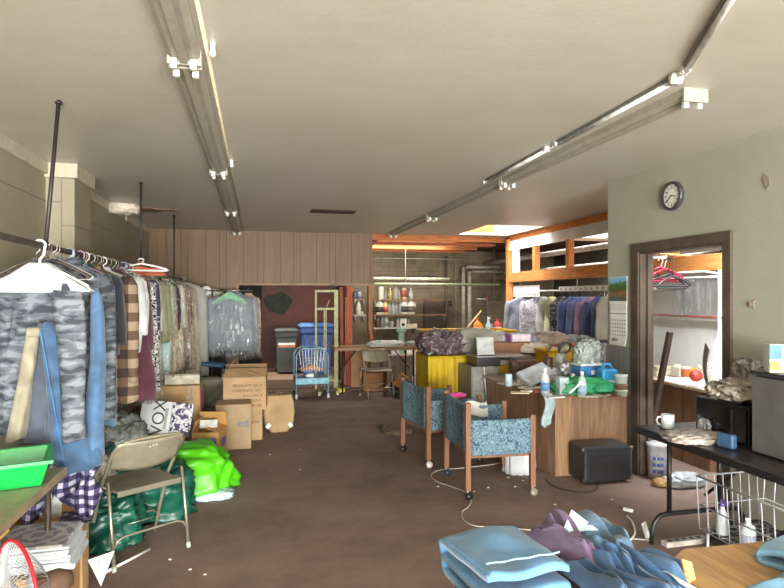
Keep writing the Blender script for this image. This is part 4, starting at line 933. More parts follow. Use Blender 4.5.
# leaning timbers and posts right of the header opening
def timber(label, px, y, w_, z1, mat, lean=0, name='timber_plank'):
    q = ony(px, 350, y)
    tag(G().b2((-w_/2,-.02,0),(w_/2,.02,z1)).obj(name, mat, loc=(q.x, y, 0), rot=(lean, lean*.4, 0)), label, 'timber')
timber('red brown plank leaning at the right of the bins, leftmost of the timbers', 342.5, 10.55, .06, 1.78, M_redwood, -.03)
timber('broad red brown plank leaning next to the shelves', 348.5, 10.50, .10, 1.80, wood('#a04c2a','#703420',3,.7,2,12), .02)
timber('thin pale batten between the two red brown planks', 346, 10.62, .02, 1.6, plain('#c9b590',.7))
timber('dark upright board behind the planks', 339, 11.2, .12, 2.0, plain('#241d1a',.8))
q = ony(370, 300, 10.45)
g = G().tube([(.0,0,1.85),(.0,0,1.1),(.01,0,.95),(.045,0,.85),(.05,0,.76)], [.04,.04,.035,.02,.018], 8)
tag(g.obj('curved_post', wood('#a8623a','#7d4526',3,.6,2,12), loc=(q.x,10.45,0), smooth=True), 'orange brown post with a curved foot above the far table', 'post')
struct('trim_21', G().b2((1.93,10.29,1.0),(2.0,10.42,1.8)).b2((1.95,10.29,0),(1.98,10.42,1.0)), wood('#8c5630','#6a3d22',3,.6,2,12))
q = ony(356, 375, 10.3)
tag(G().prism([(-.10,0),(.09,0),(.11,.02),(-.08,.02)],0,.72).obj('cardboard_sheet', card('#a98862'), loc=(q.x,10.2,0), rot=(-.08,0,0)), 'tall tan cardboard panel propped under the left half of the far table', 'panel')
# far table
a_, b_ = ony(334,352,9.75), ony(421,352,9.75); zt = .755
t = thing('far_table', 'long brown folding table across the back of the hall', 'table', ((a_.x+b_.x)/2, 10.0, 0), 0); L = b_.x-a_.x
G().b2((-L/2,-.33,zt-.05),(L/2,.33,zt)).obj('tabletop', wood('#8c6b4a','#705238',3,.5,0,8), t, bev=.005)
M_leg = plain('#28211d',.5,.4)
for s in (-1,1):
    x = s*(L/2-.14)
    for y in (-.27,.27): G().rod((x,y,.0),(x,y,zt-.05),.016).obj('leg', M_leg, t, smooth=True)
    G().rod((x,-.27,.12),(x,.27,.12),.012).obj('leg_bar', M_leg, t, smooth=True); G().rod((x,0,.35),(x-s*.28,0,zt-.06),.01).obj('brace', M_leg, t, smooth=True)
tag(G().blob((0,0,.035),(.25,.14,.05),.4,3,15,60,30).obj('white_cloth', fabric('#c4c3bd',.06), loc=(ony(386,350,9.9).x,9.86,zt), rz=.1, smooth=True), 'crumpled white cloth on the long brown far table', 'cloth')
t = tag(G().blob((0,0,.0),(.10,.07,.05),.3,3,25).obj('pale_sheet', fabric('#b9b8ae',.06), loc=(ony(412,350,9.9).x-.02,9.8,zt+.028), smooth=True), 'small folded pale cloth at the right end of the far table', 'cloth')
bx = thing('wooden_crate', 'open fronted wooden box standing under the far table', 'wooden box', (ony(379,390,9.6).x, 10.02, 0), .03)
mw = wood('#9a6a3a','#6d4726',3,.6,0,8)
G().b2((-.22,-.16,0),(.22,.16,.03)).b2((-.22,-.16,.33),(.22,.16,.36)).b2((-.22,-.16,.03),(-.19,.16,.33)).b2((.19,-.16,.03),(.22,.16,.33)).b2((-.19,.13,.03),(.19,.16,.33)).obj('box_body', mw, bx); G().b2((-.19,-.15,.04),(.06,-.13,.3)).obj('front_board', mw, bx)
tag(G().box((0,0,.08),(.14,.1,.12)).obj('white_box', whitep, loc=(ony(395,362,10.9).x,10.9,.5)), 'small white box beyond the far table', 'box')
struct('trim_22', G().b2((2.3,10.75,0),(2.9,11.1,.5)), plain('#6f6353',.8))
# mop bucket
p = onz(420, 374, 0)
t = thing('mop_bucket', 'yellow wheeled mop bucket in the far room beyond the table', 'mop bucket', (p.x, p.y, 0), 0); M_y = plain('#c8a912',.45)
G().loft([[(-a,-b_,z),(a,-b_,z),(a,b_,z),(-a,b_,z)] for a,b_,z in ((.15,.13,.09),(.19,.17,.12),(.22,.2,.42))]).obj('bucket', M_y, t, bev=.015)
G().prism_y([(-.16,.40),(.16,.40),(.10,.62),(-.10,.62)],-.08,.1).obj('wringer', M_y, t, bev=.01)
for x in (-.16,.16):
    for y in (-.12,.12): G().lathe([(0,-.015),(.04,-.015),(.04,.015),(0,.015)], (x,y,.04), 14, 'x').obj('caster', rubber, t, smooth=True)
tag(G().b2((-.02,-.14,0),(.16,.14,.62)).obj('white_barrel', plain('#b9b5a5',.7), loc=(ony(409,365,11.6).x,11.7,0), bev=.04), 'pale rounded container left of the yellow mop bucket', 'container')
# scrap heap on the floor between chair and table
for k, (px, py, h, c_, lab) in enumerate([(397,392,.16,'#2a2522','dark broken part lying near the blue chairs, tallest of the scrap'),(402,398,.10,'#3a322c','dark rag on the floor by the blue chair'),(391,396,.07,'#4a3c33','brown scrap beside the folding chair leg'),(408,394,.08,'#241f1d','black plastic scrap behind the blue chair')]):
    q = onz(px, py, 0); tag(G().blob((0,0,h*.4),(.09,.08,h*.7),.4,3,k+50,30,18).obj('scrap', plain(c_,.7), loc=(q.x,q.y,0), smooth=True), lab, 'scrap')
q = onz(399,393,0); tag(G().at((q.x,q.y-.1,.22),(.5,.5,.3)).box((0,0,0),(.16,.03,.24)).obj('orange_book', plain('#c98f58',.6)), 'orange brown book leaning on the dark scrap behind the blue chair', 'book')
q = onz(419,398,0); g = G().tube([(0,0,.30),(0,0,.05)],.012,8).tube([(-.12,0,.03),(.12,0,.03)],.015,8)
tag(g.obj('blue_rod', plain('#8fa7c4',.4), loc=(q.x,q.y+.4,0), smooth=True), 'pale blue upright rod beside the yellow skirted table', 'rod')
tag(G().blob((0,0,.015),(.15,.22,.03),.35,3,66).obj('crumpled_paper', plain('#6e5b48',.9), loc=(onz(396,430,0).x,onz(396,430,0).y,0), smooth=True), 'crumpled brown paper on the carpet beside the far blue chair', 'paper')
# ---- bottle shelves
YS = 12.9
def shelf(label, xa, xb, z, mat=None, d=.26): 
    t = thing('wall_shelf', label, 'shelf', ((xa+xb)/2, YS+.1, z), 0); G().b2((-(xb-xa)/2,-d/2,-.03),((xb-xa)/2,d/2,0)).obj('board', mat or wood('#7a5c44','#5d4434',3,.7,0,8), t)
    for s in (-1,1): G().prism_y([(s*((xb-xa)/2-.05)-.01,-.03),(s*((xb-xa)/2-.05)+.01,-.03),(s*((xb-xa)/2-.05),-.16)],-.1,.12).obj('bracket', steel, t)
    return t
xa, xb = ony(373,300,YS).x, ony(417,300,YS).x
Zs = [EYE+(297-y)/590*(YS*.9748+3*.2233) for y in (299.5, 314.5, 327.5)]
shelf('top shelf of bottles on the far block wall', xa, xb+.9, Zs[0]); shelf('middle shelf of bottles on the far block wall', xa, xb+.7, Zs[1]); shelf('bottom pale shelf of bottles on the far block wall', xa, xb, Zs[2], plain('#b3b2a6',.6))
xl = ony(353,300,YS).x; xm = ony(366,300,YS).x
shelf('upper short shelf left of the bottle shelves', xl, xm, Zs[0]+.02); shelf('lower short shelf holding one white bottle, left of the bottle shelves', xl, xm, Zs[1]+.0, plain('#a6a394',.6))
KN = {'jug': [(0,0),(.062,0),(.07,.02),(.07,.16),(.055,.20),(.022,.235),(.02,.26),(0,.26)], 'bottle': [(0,0),(.038,0),(.042,.01),(.042,.13),(.034,.17),(.014,.20),(.014,.22),(0,.22)],
      'can': [(0,0),(.05,0),(.052,.01),(.052,.22),(.045,.235),(0,.235)], 'jar': [(0,0),(.045,0),(.048,.01),(.048,.09),(.04,.10),(0,.10)], 'spray': [(0,0),(.04,0),(.044,.02),(.042,.14),(.018,.19),(.015,.22),(0,.22)]}
def bottle(kind, label, loc, c, cap='#e8e4d8', lab=None, s=1.0, group=None, alpha=1, cat='bottle', rz=0, name=None):
    nm = name or {'jug':'plastic_jug','bottle':'plastic_bottle','can':'tin_can','jar':'jar','spray':'spray_bottle'}[kind]
    t = thing(nm, label, cat, loc, rz, group); pr = [(r*s, h*s) for r, h in KN[kind]]
    G().lathe(pr, (0,0,0), 20).obj('body', plain(c, .35, 0, .05) if alpha == 1 else clear(c, alpha), t, smooth=True)
    h = pr[-1][1]; r = max(.012*s, pr[-2][0]*1.1)
    if kind != 'can': G().lathe([(0,h-.01*s),(r,h-.01*s),(r,h+.02*s),(0,h+.02*s)], (0,0,0), 14).obj('cap', plain(cap,.4), t, smooth=True)
    if kind == 'spray': G().box((0,-.02*s,h+.03*s),(.025*s,.07*s,.03*s)).obj('trigger', plain(cap,.4), t, bev=.003)
    if kind == 'jug': G().tube([(.045*s,0,.21*s),(.075*s,0,.19*s),(.078*s,0,.13*s),(.066*s,0,.10*s)], .009*s, 7).obj('handle', plain(c,.35,0,.05), t, smooth=True)
    if lab: r2 = pr[3][0]*1.012; G().lathe([(r2*.9,pr[3][1]*.25),(r2,pr[3][1]*.25),(r2,pr[3][1]*.85),(r2*.9,pr[3][1]*.85)], (0,0,0), 20).obj('label_band', plain(lab,.6), t, smooth=True)
    return t
def shelf_row(z, items):
    for px, kind, c, lab, cap, s, txt in items:
        q = ony(px, 300, YS); bottle(kind, txt, (q.x, YS+.05, z), c, cap, lab, s, 'bottles on the far wall shelves')
shelf_row(Zs[0], [(381.5,'can','#c9c5b0',None,'#ffffff',1.25,'tall cream canister, first on the top bottle shelf'),(390.5,'bottle','#b9a43c','#b0a468','#d8d0b0',1.1,'yellow bottle on the top shelf next to grey bottles'),
 (386,'spray','#84807a',None,'#6e6a62',.9,'grey spray bottle between the canister and the yellow bottle'),(396,'jug','#8e8a86',None,'#7a746c',1.1,'smoky grey jug in the middle of the top bottle shelf'),
 (399.5,'bottle','#98938c',None,'#b0aca0',.8,'small grey bottle touching the red labelled jug'),(404.5,'can','#d3a48c','#b0543c','#ddd',1.1,'white can with a red label on the top shelf'),(411.5,'bottle','#a6a6a0','#c2c6c4','#b8b4a8',1.1,'last pale bottle at the right of the top shelf')])
shelf_row(Zs[1], [(380,'jug','#d5d1bf','#3c3a34','#e8e4d0',1.3,'white jug with dark label, first on the middle shelf'),(385.7,'bottle','#c8bd7e','#b04a2c','#d8cfae',1.5,'bottle with orange red label on the middle shelf'),
 (390,'bottle','#8c9290',None,'#9a9e98',1.15,'first of the slim grey bottles on the middle shelf'),(393.5,'bottle','#9b9f9c',None,'#b4b4ac',1.2,'second slim grey bottle on the middle shelf'),
 (396.7,'bottle','#868b8a',None,'#9a9e98',1.15,'third slim grey bottle on the middle shelf'),(400.8,'bottle','#94928c',None,'#aaa79c',1.2,'fourth slim grey bottle beside the two right-hand jugs'),
 (405,'jug','#d2cfc0','#45433e','#e8e4d0',1.35,'white jug with dark label, left one of the pair ending the middle shelf'),(411.5,'jug','#d8d5c6','#6a6256','#e8e4d0',1.35,'white jug ending the middle shelf on the right')])
shelf_row(Zs[2], [(378.5,'bottle','#4d4432',None,'#6a5c40',1.5,'dark brown bottle at the left of the bottom shelf'),(383,'bottle','#78756a',None,'#97937f',1.3,'olive grey bottle on the bottom shelf'),(386.8,'bottle','#a7a89c','#8f9488','#c2c0b0',1.25,'pale bottle with a grey label on the bottom shelf'),
 (392,'jar','#8e9089',None,'#a2a298',1.1,'small grey jar near the middle of the bottom shelf'),(398.5,'bottle','#a09b8c',None,'#8c867a',.95,'slim beige bottle left of the white box on the bottom shelf'),(409,'spray','#77777a',None,'#55575c',.9,'dark spray bottle behind the cream cartons')])
q = ony(403.5,300,YS); tt_ = thing('white_carton','white box with a black square logo on the bottom bottle shelf','box',(q.x,YS+.05,Zs[2])); G().b2((-.075,-.05,0),(.075,.06,.20)).obj('box_body', plain('#cbcac2',.6), tt_); G().b2((-.04,-.053,.03),(.03,-.0505,.09)).obj('black_mark', blackp, tt_)
q = ony(411.5,300,YS); tag(G().b2((-.12,-.06,0),(.12,.06,.08)).obj('cream_carton', plain('#bfb79a',.7), loc=(q.x,YS+.03,Zs[2])), 'low cream carton at the right end of the bottom bottle shelf', 'box')
q = ony(359,300,YS); bottle('bottle','single white bottle on the short left shelf',(q.x,YS+.05,Zs[1]),'#c9c5b2','#d8d4c0',None,1.3); q = ony(362.5,300,YS); bottle('jar','small white jar beside the single white bottle',(q.x,YS+.05,Zs[1]),'#c2bfae','#c9c5b2',None,.6, cat='jar')
q = ony(355.5,300,YS); bottle('jar','dark jar on the upper short shelf',(q.x,YS+.05,Zs[0]+.02),'#3d4448','#4d5458',None,1.3, cat='jar'); q = ony(360,300,YS); bottle('can','grey tin with a pale stripe on the upper short shelf',(q.x,YS+.05,Zs[0]+.02),'#5f6c76','#555','#b6bcc0',.8, cat='tin')
q = ony(402,345,12.6); tt_ = thing('green_hand_pump', 'pale green machine part on a column under the bottle shelves','pump',(q.x,12.7,0)); G().b2((-.07,-.05,0),(.07,.05,.88)).obj('column', plain('#7d9684',.6), tt_, bev=.01); G().b2((-.11,-.06,.82),(.11,.06,.90)).obj('head', plain('#6f8a78',.6), tt_, bev=.01)
# horizontal tubes hung across the far wall, pipes
def hung_tube(label, px0, px1, py, y, r, c, name='wall_tube', cat='tube light'):
    a, b_ = ony(px0, py, y), ony(px1, py, y); 
    tag(G().rod((a.x,y,a.z),(b_.x,y,a.z), r, seg=10).obj(name, plain(c,.4), smooth=True), label, cat)
hung_tube('pale tube light hung before the bottle shelves, left one of the pair', 373, 405, 278.5, 12.2, .035, '#a8a48c'); hung_tube('pale tube light hung before the bottle shelves, right one of the pair', 406, 449, 279, 12.2, .035, '#a8a48c')
hung_tube('long pale green rail running below the tube lights', 374, 500, 284, 12.1, .028, '#8b9374', 'green_rail', 'rail')
hung_tube('thin high pipe crossing the far wall', 374, 470, 258, 12.9, .012, '#b5ad98', 'thin_pipe', 'pipe')
hung_tube('thin dark pipe across the wall above the tube lights', 378, 505, 249, 13.0, .018, '#4a4038', 'thin_pipe', 'pipe')
hung_tube('short horizontal white pipe near the corner post', 466, 500, 267, 12.8, .04, '#a9a495', 'white_pipe', 'pipe')
hung_tube('second short horizontal white pipe near the corner post', 472, 502, 271.5, 12.7, .03, '#9a9586', 'white_pipe', 'pipe')
def vpipe(label, px, ya, yb, y, r, c): 
    a, b_ = ony(px, ya, y), ony(px, yb, y); tag(G().rod((a.x,y,max(0,b_.z)),(a.x,y,a.z), r, seg=10).obj('vertical_pipe', plain(c,.5), smooth=True), label, 'pipe')
vpipe('white vertical pipe on the far wall, left of the twin pipes', 463.5, 267, 345, 12.8, .045, '#a39d8e'); vpipe('white vertical pipe on the far wall, right of the twin pipes', 469.5, 271.5, 345, 12.7, .045, '#aaa495')
vpipe('thin grey conduit running down the far wall over the yellow cart', 455.5, 240, 345, 13.0, .012, '#8e8778'); vpipe('thin rod hanging from the joists in front of the bottle shelves', 405.5, 236, 284, 12.1, .006, '#c9c2ac')
vpipe('thin conduit near the corner post', 494, 240, 300, 12.9, .015, '#8e8778'); vpipe('slim dark pipe left of the twin white pipes', 446.5, 256, 340, 13.0, .025, '#5e5549')
q = ony(498,290,12.9)
t = thing('wall_bracket_frame','grey metal bracket frame on the far wall near the corner post','bracket',(q.x,12.9,q.z)); 
for k in range(3): G().at((0,0,-.1*k)).tube([(-.1,0,0),(.1,0,.06),(.1,0,-.04),(-.1,0,-.08)],.012,5,close=True).obj('bar', steel, t)
t = thing('pipe_fitting','grey valve fittings hanging above the detergent bottles','valve',(ony(487,300,12.6).x,12.6,1.55))
G().rod((-.25,0,.0),(.25,0,.0),.02).obj('pipe', steel, t, smooth=True); G().rod((0,0,-.5),(0,0,.25),.02).obj('riser', steel, t, smooth=True); G().lathe([(0,-.03),(.06,-.03),(.06,.03),(0,.03)],(.0,-.03,0),14,'y').obj('valve_wheel', plain('#7a5044',.6), t, smooth=True)
# dark doorway frame on the far wall
a, b_ = ony(427,300,13.3), ony(446,300,13.3)
struct('door_2', G().b2((a.x,13.34,0),(b_.x,13.4,1.5)).b2((a.x-.06,13.3,0),(a.x,13.4,1.56)).b2((b_.x,13.3,0),(b_.x+.06,13.4,1.56)), plain('#5e5246',.8))
def shade_hex(c,k):
    c=c.lstrip('#'); return '#%02x%02x%02x' % tuple(int(int(c[i:i+2],16)*k) for i in (0,2,4))
# ================================================================= UPHOLSTERED CHAIRS
def floral():
    m, nt, b = nodes_of('blue_floral_upholstery'); b.inputs['Roughness'].default_value = .85
    v = coords(nt); n = N(nt, 'ShaderNodeTexNoise', Scale=30.0, Detail=3.5, Distortion=2.2); nt.links.new(v, n.inputs['Vector'])
    nt.links.new(ramp(nt, n.outputs['Fac'], [(.32,'#182a3a'),(.42,'#304c62'),(.48,'#6f8f9f'),(.53,'#355469'),(.59,'#8ba6ae'),(.68,'#26405a')]), b.inputs['Base Color'])
    bump(nt, b, n.outputs['Fac'], .004, .4); return m
M_flo = floral(); M_post = wood('#80583c','#5f3e29',3,.55,2,14); M_postl = plain('#a88e68',.6,0,.1)
def tub_chair(label, loc, rz, wheels):
    t = thing('upholstered_armchair', label, 'chair', loc, rz); X1, Y1 = .54, .64; p = .022
    for nm, (x, y, h, k) in zip(range(4), ((0,0,.765,0),(0,Y1,.765,1),(X1,0,.655,2),(X1,Y1,.655,3))):
        o = G().b2((x-p,y-p,.075),(x+p,y+p,h)).obj('leg', M_post, t, bev=.005)
        g = G().lathe([(0,-.012),(.03,-.012),(.032,0),(.03,.012),(0,.012)], (x+.012,y,.032), 18, 'y'); c = g.obj('caster', plain(wheels[k],.4,.2), o, smooth=True)
        G().rod((x,y,.04),(x,y,.08),.010).obj('caster_stem', steel, o, smooth=True)
    def pan(a, b_, z0, z1, dip, bow):
        a, b_ = Vector(a), Vector(b_); d = (b_-a).normalized(); nrm = Vector((-d.y, d.x, 0)); L = (b_-a).length; rings = []
        for i in range(17):
            u = i/16; c = a+(b_-a)*u+nrm*(bow*math.sin(PI*u)); zt = z1-dip*math.sin(PI*u)**.8; ring = []
            for k in range(20):
                th = 2*PI*k/20; cx_, cz = math.cos(th), math.sin(th)
                ring.append(c+nrm*(math.copysign(abs(cx_)**.5, cx_)*.026*(1 if i not in (0,16) else .8))+Vector((0,0,(z0+zt)/2+math.copysign(abs(cz)**.35, cz)*(zt-z0)/2)))
            rings.append(ring)
        return G().loft(rings)
    pan((0,p,0),(0,Y1-p,0),.345,.745,.03,-.035).obj('backrest', M_flo, t, smooth=True)
    pan((p,0,0),(X1-p,0,0),.345,.630,.006,.0).obj('armrest', M_flo, t, smooth=True)
    pan((p,Y1,0),(X1-p,Y1,0),.345,.630,.006,0).obj('armrest', M_flo, t, smooth=True)
    G().b2((.03,.03,.35),(X1+.01,Y1-.03,.45)).obj('seat', M_flo, t, bev=.03); G().b2((.02,.02,.32),(X1-.02,Y1-.02,.35)).obj('seat_rail', M_post, t)
    return t
tub_chair('blue floral upholstered armchair with wooden posts, nearer one, towel over its far arm', (1.62,4.40,0), -.05, ['#1a1a1c','#2b3140','#8f8678','#8d8d88'])
tub_chair('blue floral upholstered armchair with wooden posts, farther one beside the yellow skirt', (1.56,5.30,0), .14, ['#c9c5ba','#1b1b1c','#2a2a2a','#2a2a2a'])
tag(G().sheet(lambda u,v: (-.09+.2*u, .036+.03*math.cos(PI*v)*1.2, .645+.012*math.sin(u*6)-.16*abs(v-.5)**1.6*2.2), 14, 18, .008).obj('white_towel', fabric('#c9cac2',.05), loc=(1.62+.30,5.0,-.0), rz=-.05, smooth=True), 'pale towel folded over the far arm of the nearer floral armchair', 'towel')
tag(G().blob((0,0,.02),(.09,.05,.022),.3,3,6).obj('pink_cloth', fabric('#c03a80',.1), loc=(1.85,5.38,.636), rz=.1, smooth=True), 'bright pink cloth on the near arm of the farther floral armchair', 'cloth')
rings = []
for z, a, b_ in ((0,.13,.09),(.05,.14,.10),(.25,.13,.09),(.42,.11,.07),(.46,.06,.04),(.47,.02,.02)):
    rings.append([(math.cos(2*PI*k/32)*a*(1+.1*math.sin(k*1.7)), math.sin(2*PI*k/32)*b_*(1+.16*math.sin(k*2.3+z*6)), z) for k in range(32)])
tag(G().loft(rings).obj('white_sack', fabric('#c8ccd0',.04), loc=(2.34,4.98,0), smooth=True), 'white cloth sack on the floor between the nearer floral armchair and the desk', 'sack')
# ================================================================= THE L-SHAPED DESK AND ITS CLUTTER
M_desk = wood('#83664d','#69503b',2.2,.45,2,10); M_deskx = plain('#a3937d',.35,0,.12,5)
t = thing('corner_desk', 'L-shaped wood grain counter desk covered in clutter by the doorway wall', 'desk', (0,0,0)); DZ = .75
top = [(2.57,4.77),(3.325,4.77),(3.325,5.60),(3.02,5.60),(2.92,6.05),(2.41,6.05)]
G().prism(top, DZ-.03, DZ).obj('worktop', M_deskx, t, bev=.004)
G().prism([(2.60,4.81),(3.32,4.81),(3.32,4.83),(2.602,4.83)], 0, DZ-.03).obj('end_panel', M_desk, t)
G().prism([(2.60,4.81),(2.625,4.82),(2.46,6.03),(2.435,6.02)], 0, DZ-.03).obj('side_panel', M_desk, t)
G().prism([(2.45,6.0),(2.90,6.0),(2.90,6.03),(2.44,6.03)], 0, DZ-.03).obj('far_panel', M_desk, t)
G().b2((2.59,4.80,0),(2.76,4.812,DZ-.03)).obj('corner_board', wood('#8e7052','#745a41',2.2,.45,2,10), t)
G().prism([(2.565,4.765),(3.325,4.765),(3.325,4.772),(2.575,4.772)], DZ-.035, DZ+.001).obj('edge_strip', plain('#6c5540',.5), t)
def dk(px, py, z=DZ+.001): return onz(px, py, z)
def placed(o, p): o.location = (p.x, p.y, p.z); return o
tag(placed(G().lathe([(0,0),(.034,0),(.034,.11),(.030,.115),(0,.115)],(0,0,0),24).obj('blue_tumbler', plain('#b4cbd8',.5), smooth=True), dk(508.5,386)), 'pale blue cylinder cup standing alone near the left of the desk', 'cup')
bottle('jar','tall clear jar beside the pale blue cup',dk(521,384),'#cfc8bc','#d6cfc4',None,.9,alpha=.55,cat='jar')
bottle('jar','squat clear jar behind the tall clear jar',dk(527,380),'#c8c4bb','#bfb8ac',None,.8,alpha=.55,cat='jar')
wt = dk(545,394); bottle('bottle','clear water bottle with a blue label at the desk corner',wt,'#d7dcdc','#e8e8e6','#5b86b0',.95,alpha=.45)
wt = dk(582,397); bottle('bottle','clear water bottle in front of the green cloth',wt,'#cfe0da','#e8e8e6','#9db9c9',.9,alpha=.45)
t = tag(placed(G().b2((-.15,-.10,-.02),(.15,.10,.02)).obj('white_tray', plain('#aeb3ba',.5), rot=(.45,-.30,.15), bev=.004), dk(536,374,DZ+.12)), 'white tray tilted over the jars in the middle of the desk', 'tray')
tag(placed(G().b2((-.16,-.12,0),(.16,.12,.05)).obj('grey_box_file', plain('#77757a',.5), bev=.004), dk(532,379,DZ)), 'dark grey box file beneath the tilted white tray', 'box')
tag(placed(G().blob((0,0,.06),(.06,.06,.07),.25,2.6,7).obj('plastic_bag', plain('#cdd2d2',.35), smooth=True), dk(555,381,DZ)), 'white crumpled plastic bag left of the green cloth on the desk', 'plastic bag')
tag(placed(G().blob((0,0,.05),(.09,.06,.06),.3,3,17).obj('plastic_bag', film('#dcdcd6',.35), smooth=True), dk(541,377,DZ+.07)), 'clear plastic wrap bunched above the water bottle on the desk', 'plastic wrap')
g = G().b2((-.045,-.045,0),(.045,.045,.15)); t = placed(g.obj('tissue_holder', plain('#9fb3b6',.3), bev=.01), dk(562,394)); tag(t, 'pale blue grey square dispenser at the desk front above the hanging rag', 'dispenser')
tag(placed(G().sheet(lambda u,v: (-.045+.09*u+.02*math.sin(v*5), -.02-.01*math.sin(u*9)-.03*min(1,v*4), .0-.30*v*(1-.25*abs(u-.4))), 10, 18, .005).obj('hanging_rag', fabric('#93a5ab',.14), smooth=True), Vector((dk(562,399).x, 4.765, DZ+.006))), 'pale blue rag hanging over the front corner of the desk', 'rag')
tag(placed(G().blob((0,0,.04),(.21,.12,.075),.35,2.6,14,60,30).obj('green_cloth', plain('#2f9a62',.5,0,.15,6), smooth=True), dk(580,392)), 'crumpled green plastic cloth on the desk top', 'cloth')
tag(placed(G().blob((0,0,.0),(.12,.06,.04),.3,2.6,15,40,24).obj('green_cloth', plain('#3aa678',.5,0,.15,6), smooth=True), dk(606,388,DZ+.05)), 'lighter green plastic strip trailing right of the green cloth', 'cloth')
t = tag(thing('blue_tub','blue plastic tub with clear bag over it on the desk','tub',(0,0,0)),'blue plastic tub with a clear bag over it on the desk','tub'); placed(t, dk(588,386))
G().b2((-.13,-.09,.10),(.13,.09,.20)).obj('tub_body', plain('#3f7ab0',.35), t, bev=.012); G().b2((-.125,-.085,0),(.125,.085,.10)).obj('lower_tub', clear('#b9c6c8',.6), t, bev=.01); G().b2((-.02,-.0925,.12),(.02,-.0895,.16)).obj('white_crest', whitep, t)
G().b2((-.135,-.095,.2),(.135,.095,.225)).obj('rim', plain('#c9d2d4',.4), t, bev=.006)
G().blob((.0,0,.30),(.12,.08,.13),.25,2.4,28,flat=False).obj('clear_bag', crinkle('#98a09c'), t, smooth=True)
t = thing('blue_jug','bright blue plastic container beside the white jars on the desk','container',(0,0,0)); placed(t, dk(607,390))
G().b2((-.085,-.06,0),(.085,.06,.20)).obj('container_body', plain('#2a8ec2',.3), t, bev=.03); G().b2((-.05,-.0625,0.01),(.06,-.0595,.10)).obj('grey_label', plain('#a9b2b4',.5), t, bev=.001)
G().tube([(-.05,0,.19),(-.04,0,.235),(.03,0,.235),(.05,0,.19)],.012,8).obj('handle', plain('#2a8ec2',.3), t, smooth=True)
for k, (py, c, h, lab) in enumerate([(397,'#bcc8c0',.055,'lowest mint and white tub stacked at the desk end'),(0,'#8a6f5c',.045,'brown tub in the middle of the stack at the desk end'),(0,'#c6cfcb',.075,'white tub on top of the stack at the desk end')]):
    zz = DZ+(0,.06,.11)[k]; q = dk(621,396); tag(G().lathe([(0,0),(.048,0),(.052,h*.8),(.055,h*.82),(.055,h),(0,h)],(0,0,0),24).obj('plastic_tub', plain(c,.4), loc=(q.x,q.y,zz+.001), smooth=True), lab, 'tub', 'tubs stacked at the desk end')
for k, (px, py, c, lab) in enumerate([(601,396,'#c7c1b2','cream plate at the desk front edge'),(612,396,'#7d4a3c','red brown dish at the desk front edge'),(596,389,'#d2d2ca','white saucer under the lighter green strip')]):
    tag(placed(G().lathe([(0,0),(.05,0),(.085,.014),(.087,.018),(.05,.008),(0,.006)],(0,0,0),26).obj('dish', plain(c,.35), smooth=True), dk(px,py)), lab, 'dish')
for k, (px, py, w_, d, h, c, lab, rz) in enumerate([(530,388,.20,.12,.012,'#cfc6b6','white papers spread on the left wing of the desk',.3),(538,392,.10,.06,.02,'#8c3f30','small red box near the desk corner',.1),(520,393,.16,.10,.008,'#c4b49a','cream sheet of paper on the desk wing',-.4),
      (551,397,.12,.05,.01,'#d5d4ce','white strip of paper at the desk corner',-.2),(512,384,.24,.16,.012,'#c2b8a6','large pale sheet at the far end of the desk wing',.2),(571,379,.08,.06,.12,'#57606a','dark grey gadget behind the green cloth',.3)]):
    tag(placed(G().b2((-w_/2,-d/2,0),(w_/2,d/2,h)).obj('desk_item', plain(c,.6), rz=rz, bev=.002), dk(px,py)), lab, ['paper','box','paper','paper','paper','gadget'][k])
for o in bpy.data.objects:
    if o.name.startswith('desk_item'): o.name = {'paper':'paper_sheet','box':'small_box','gadget':'desk_gadget'}[o['category']]
# tape gun / white tool and lamp
t = thing('table_fan','small metal desk fan with white blades among the desk clutter','fan',(0,0,0)); placed(t, dk(567,384)); 
G().tube([(.07*math.cos(a),0,.15+.07*math.sin(a)) for a in [2*PI*k/24 for k in range(24)]],.005,6,close=True).obj('guard_ring', steel, t, smooth=True)
for a in (0.3,1.35,2.4,3.4,4.4,5.4): G().at((0,0,.15),(0,a,0)).b2((-.012,-.004,.01),(.02,.004,.062)).obj('blade', plain('#c8ccd0',.4), t)
G().rod((0,.02,0),(0,.02,.15),.012).obj('pole', steel, t, smooth=True)
tag(placed(G().box((0,0,0),(.016,.014,.14),ry=.9).box((.05,0,.04),(.03,.02,.03)).obj('white_scraper', plain('#c8ced2',.4), bev=.003), dk(575,388,DZ+.09)), 'white handled tool leaning against the blue tub', 'tool')
p0 = ony(541,378,5.95)
t = thing('desk_lamp','desk lamp with a round pale shade rising behind the desk','desk lamp',(p0.x,5.80,DZ))
G().lathe([(0,0),(.07,0),(.07,.015),(0,.02)],(0,0,0),22).obj('base', blackp, t, smooth=True); G().tube([(0,0,.01),(.01,0,.15),(.0,0,.26),(.05,0,.33),(.13,-.02,.34)],.008,8).obj('stem', plain('#6a4034',.5), t, smooth=True)
s_ = G().lathe([(0,.0),(.03,0),(.06,-.04),(.085,-.10),(.08,-.10),(.055,-.045),(0,-.01)],(0,0,0),26).obj('lamp_shade', plain('#5a5c5e',.4), t, loc=(.13,-.02,.345), smooth=True); s_.rotation_euler = (-.9,-.5,0)
b_ = G().lathe([(0,-.05),(.065,-.06),(.055,-.09),(0,-.105)],(0,0,0),24).obj('bulb', plain('#d8d0b8',.5), t, loc=(.13,-.02,.345), smooth=True); b_.rotation_euler = (-.9,-.5,0)
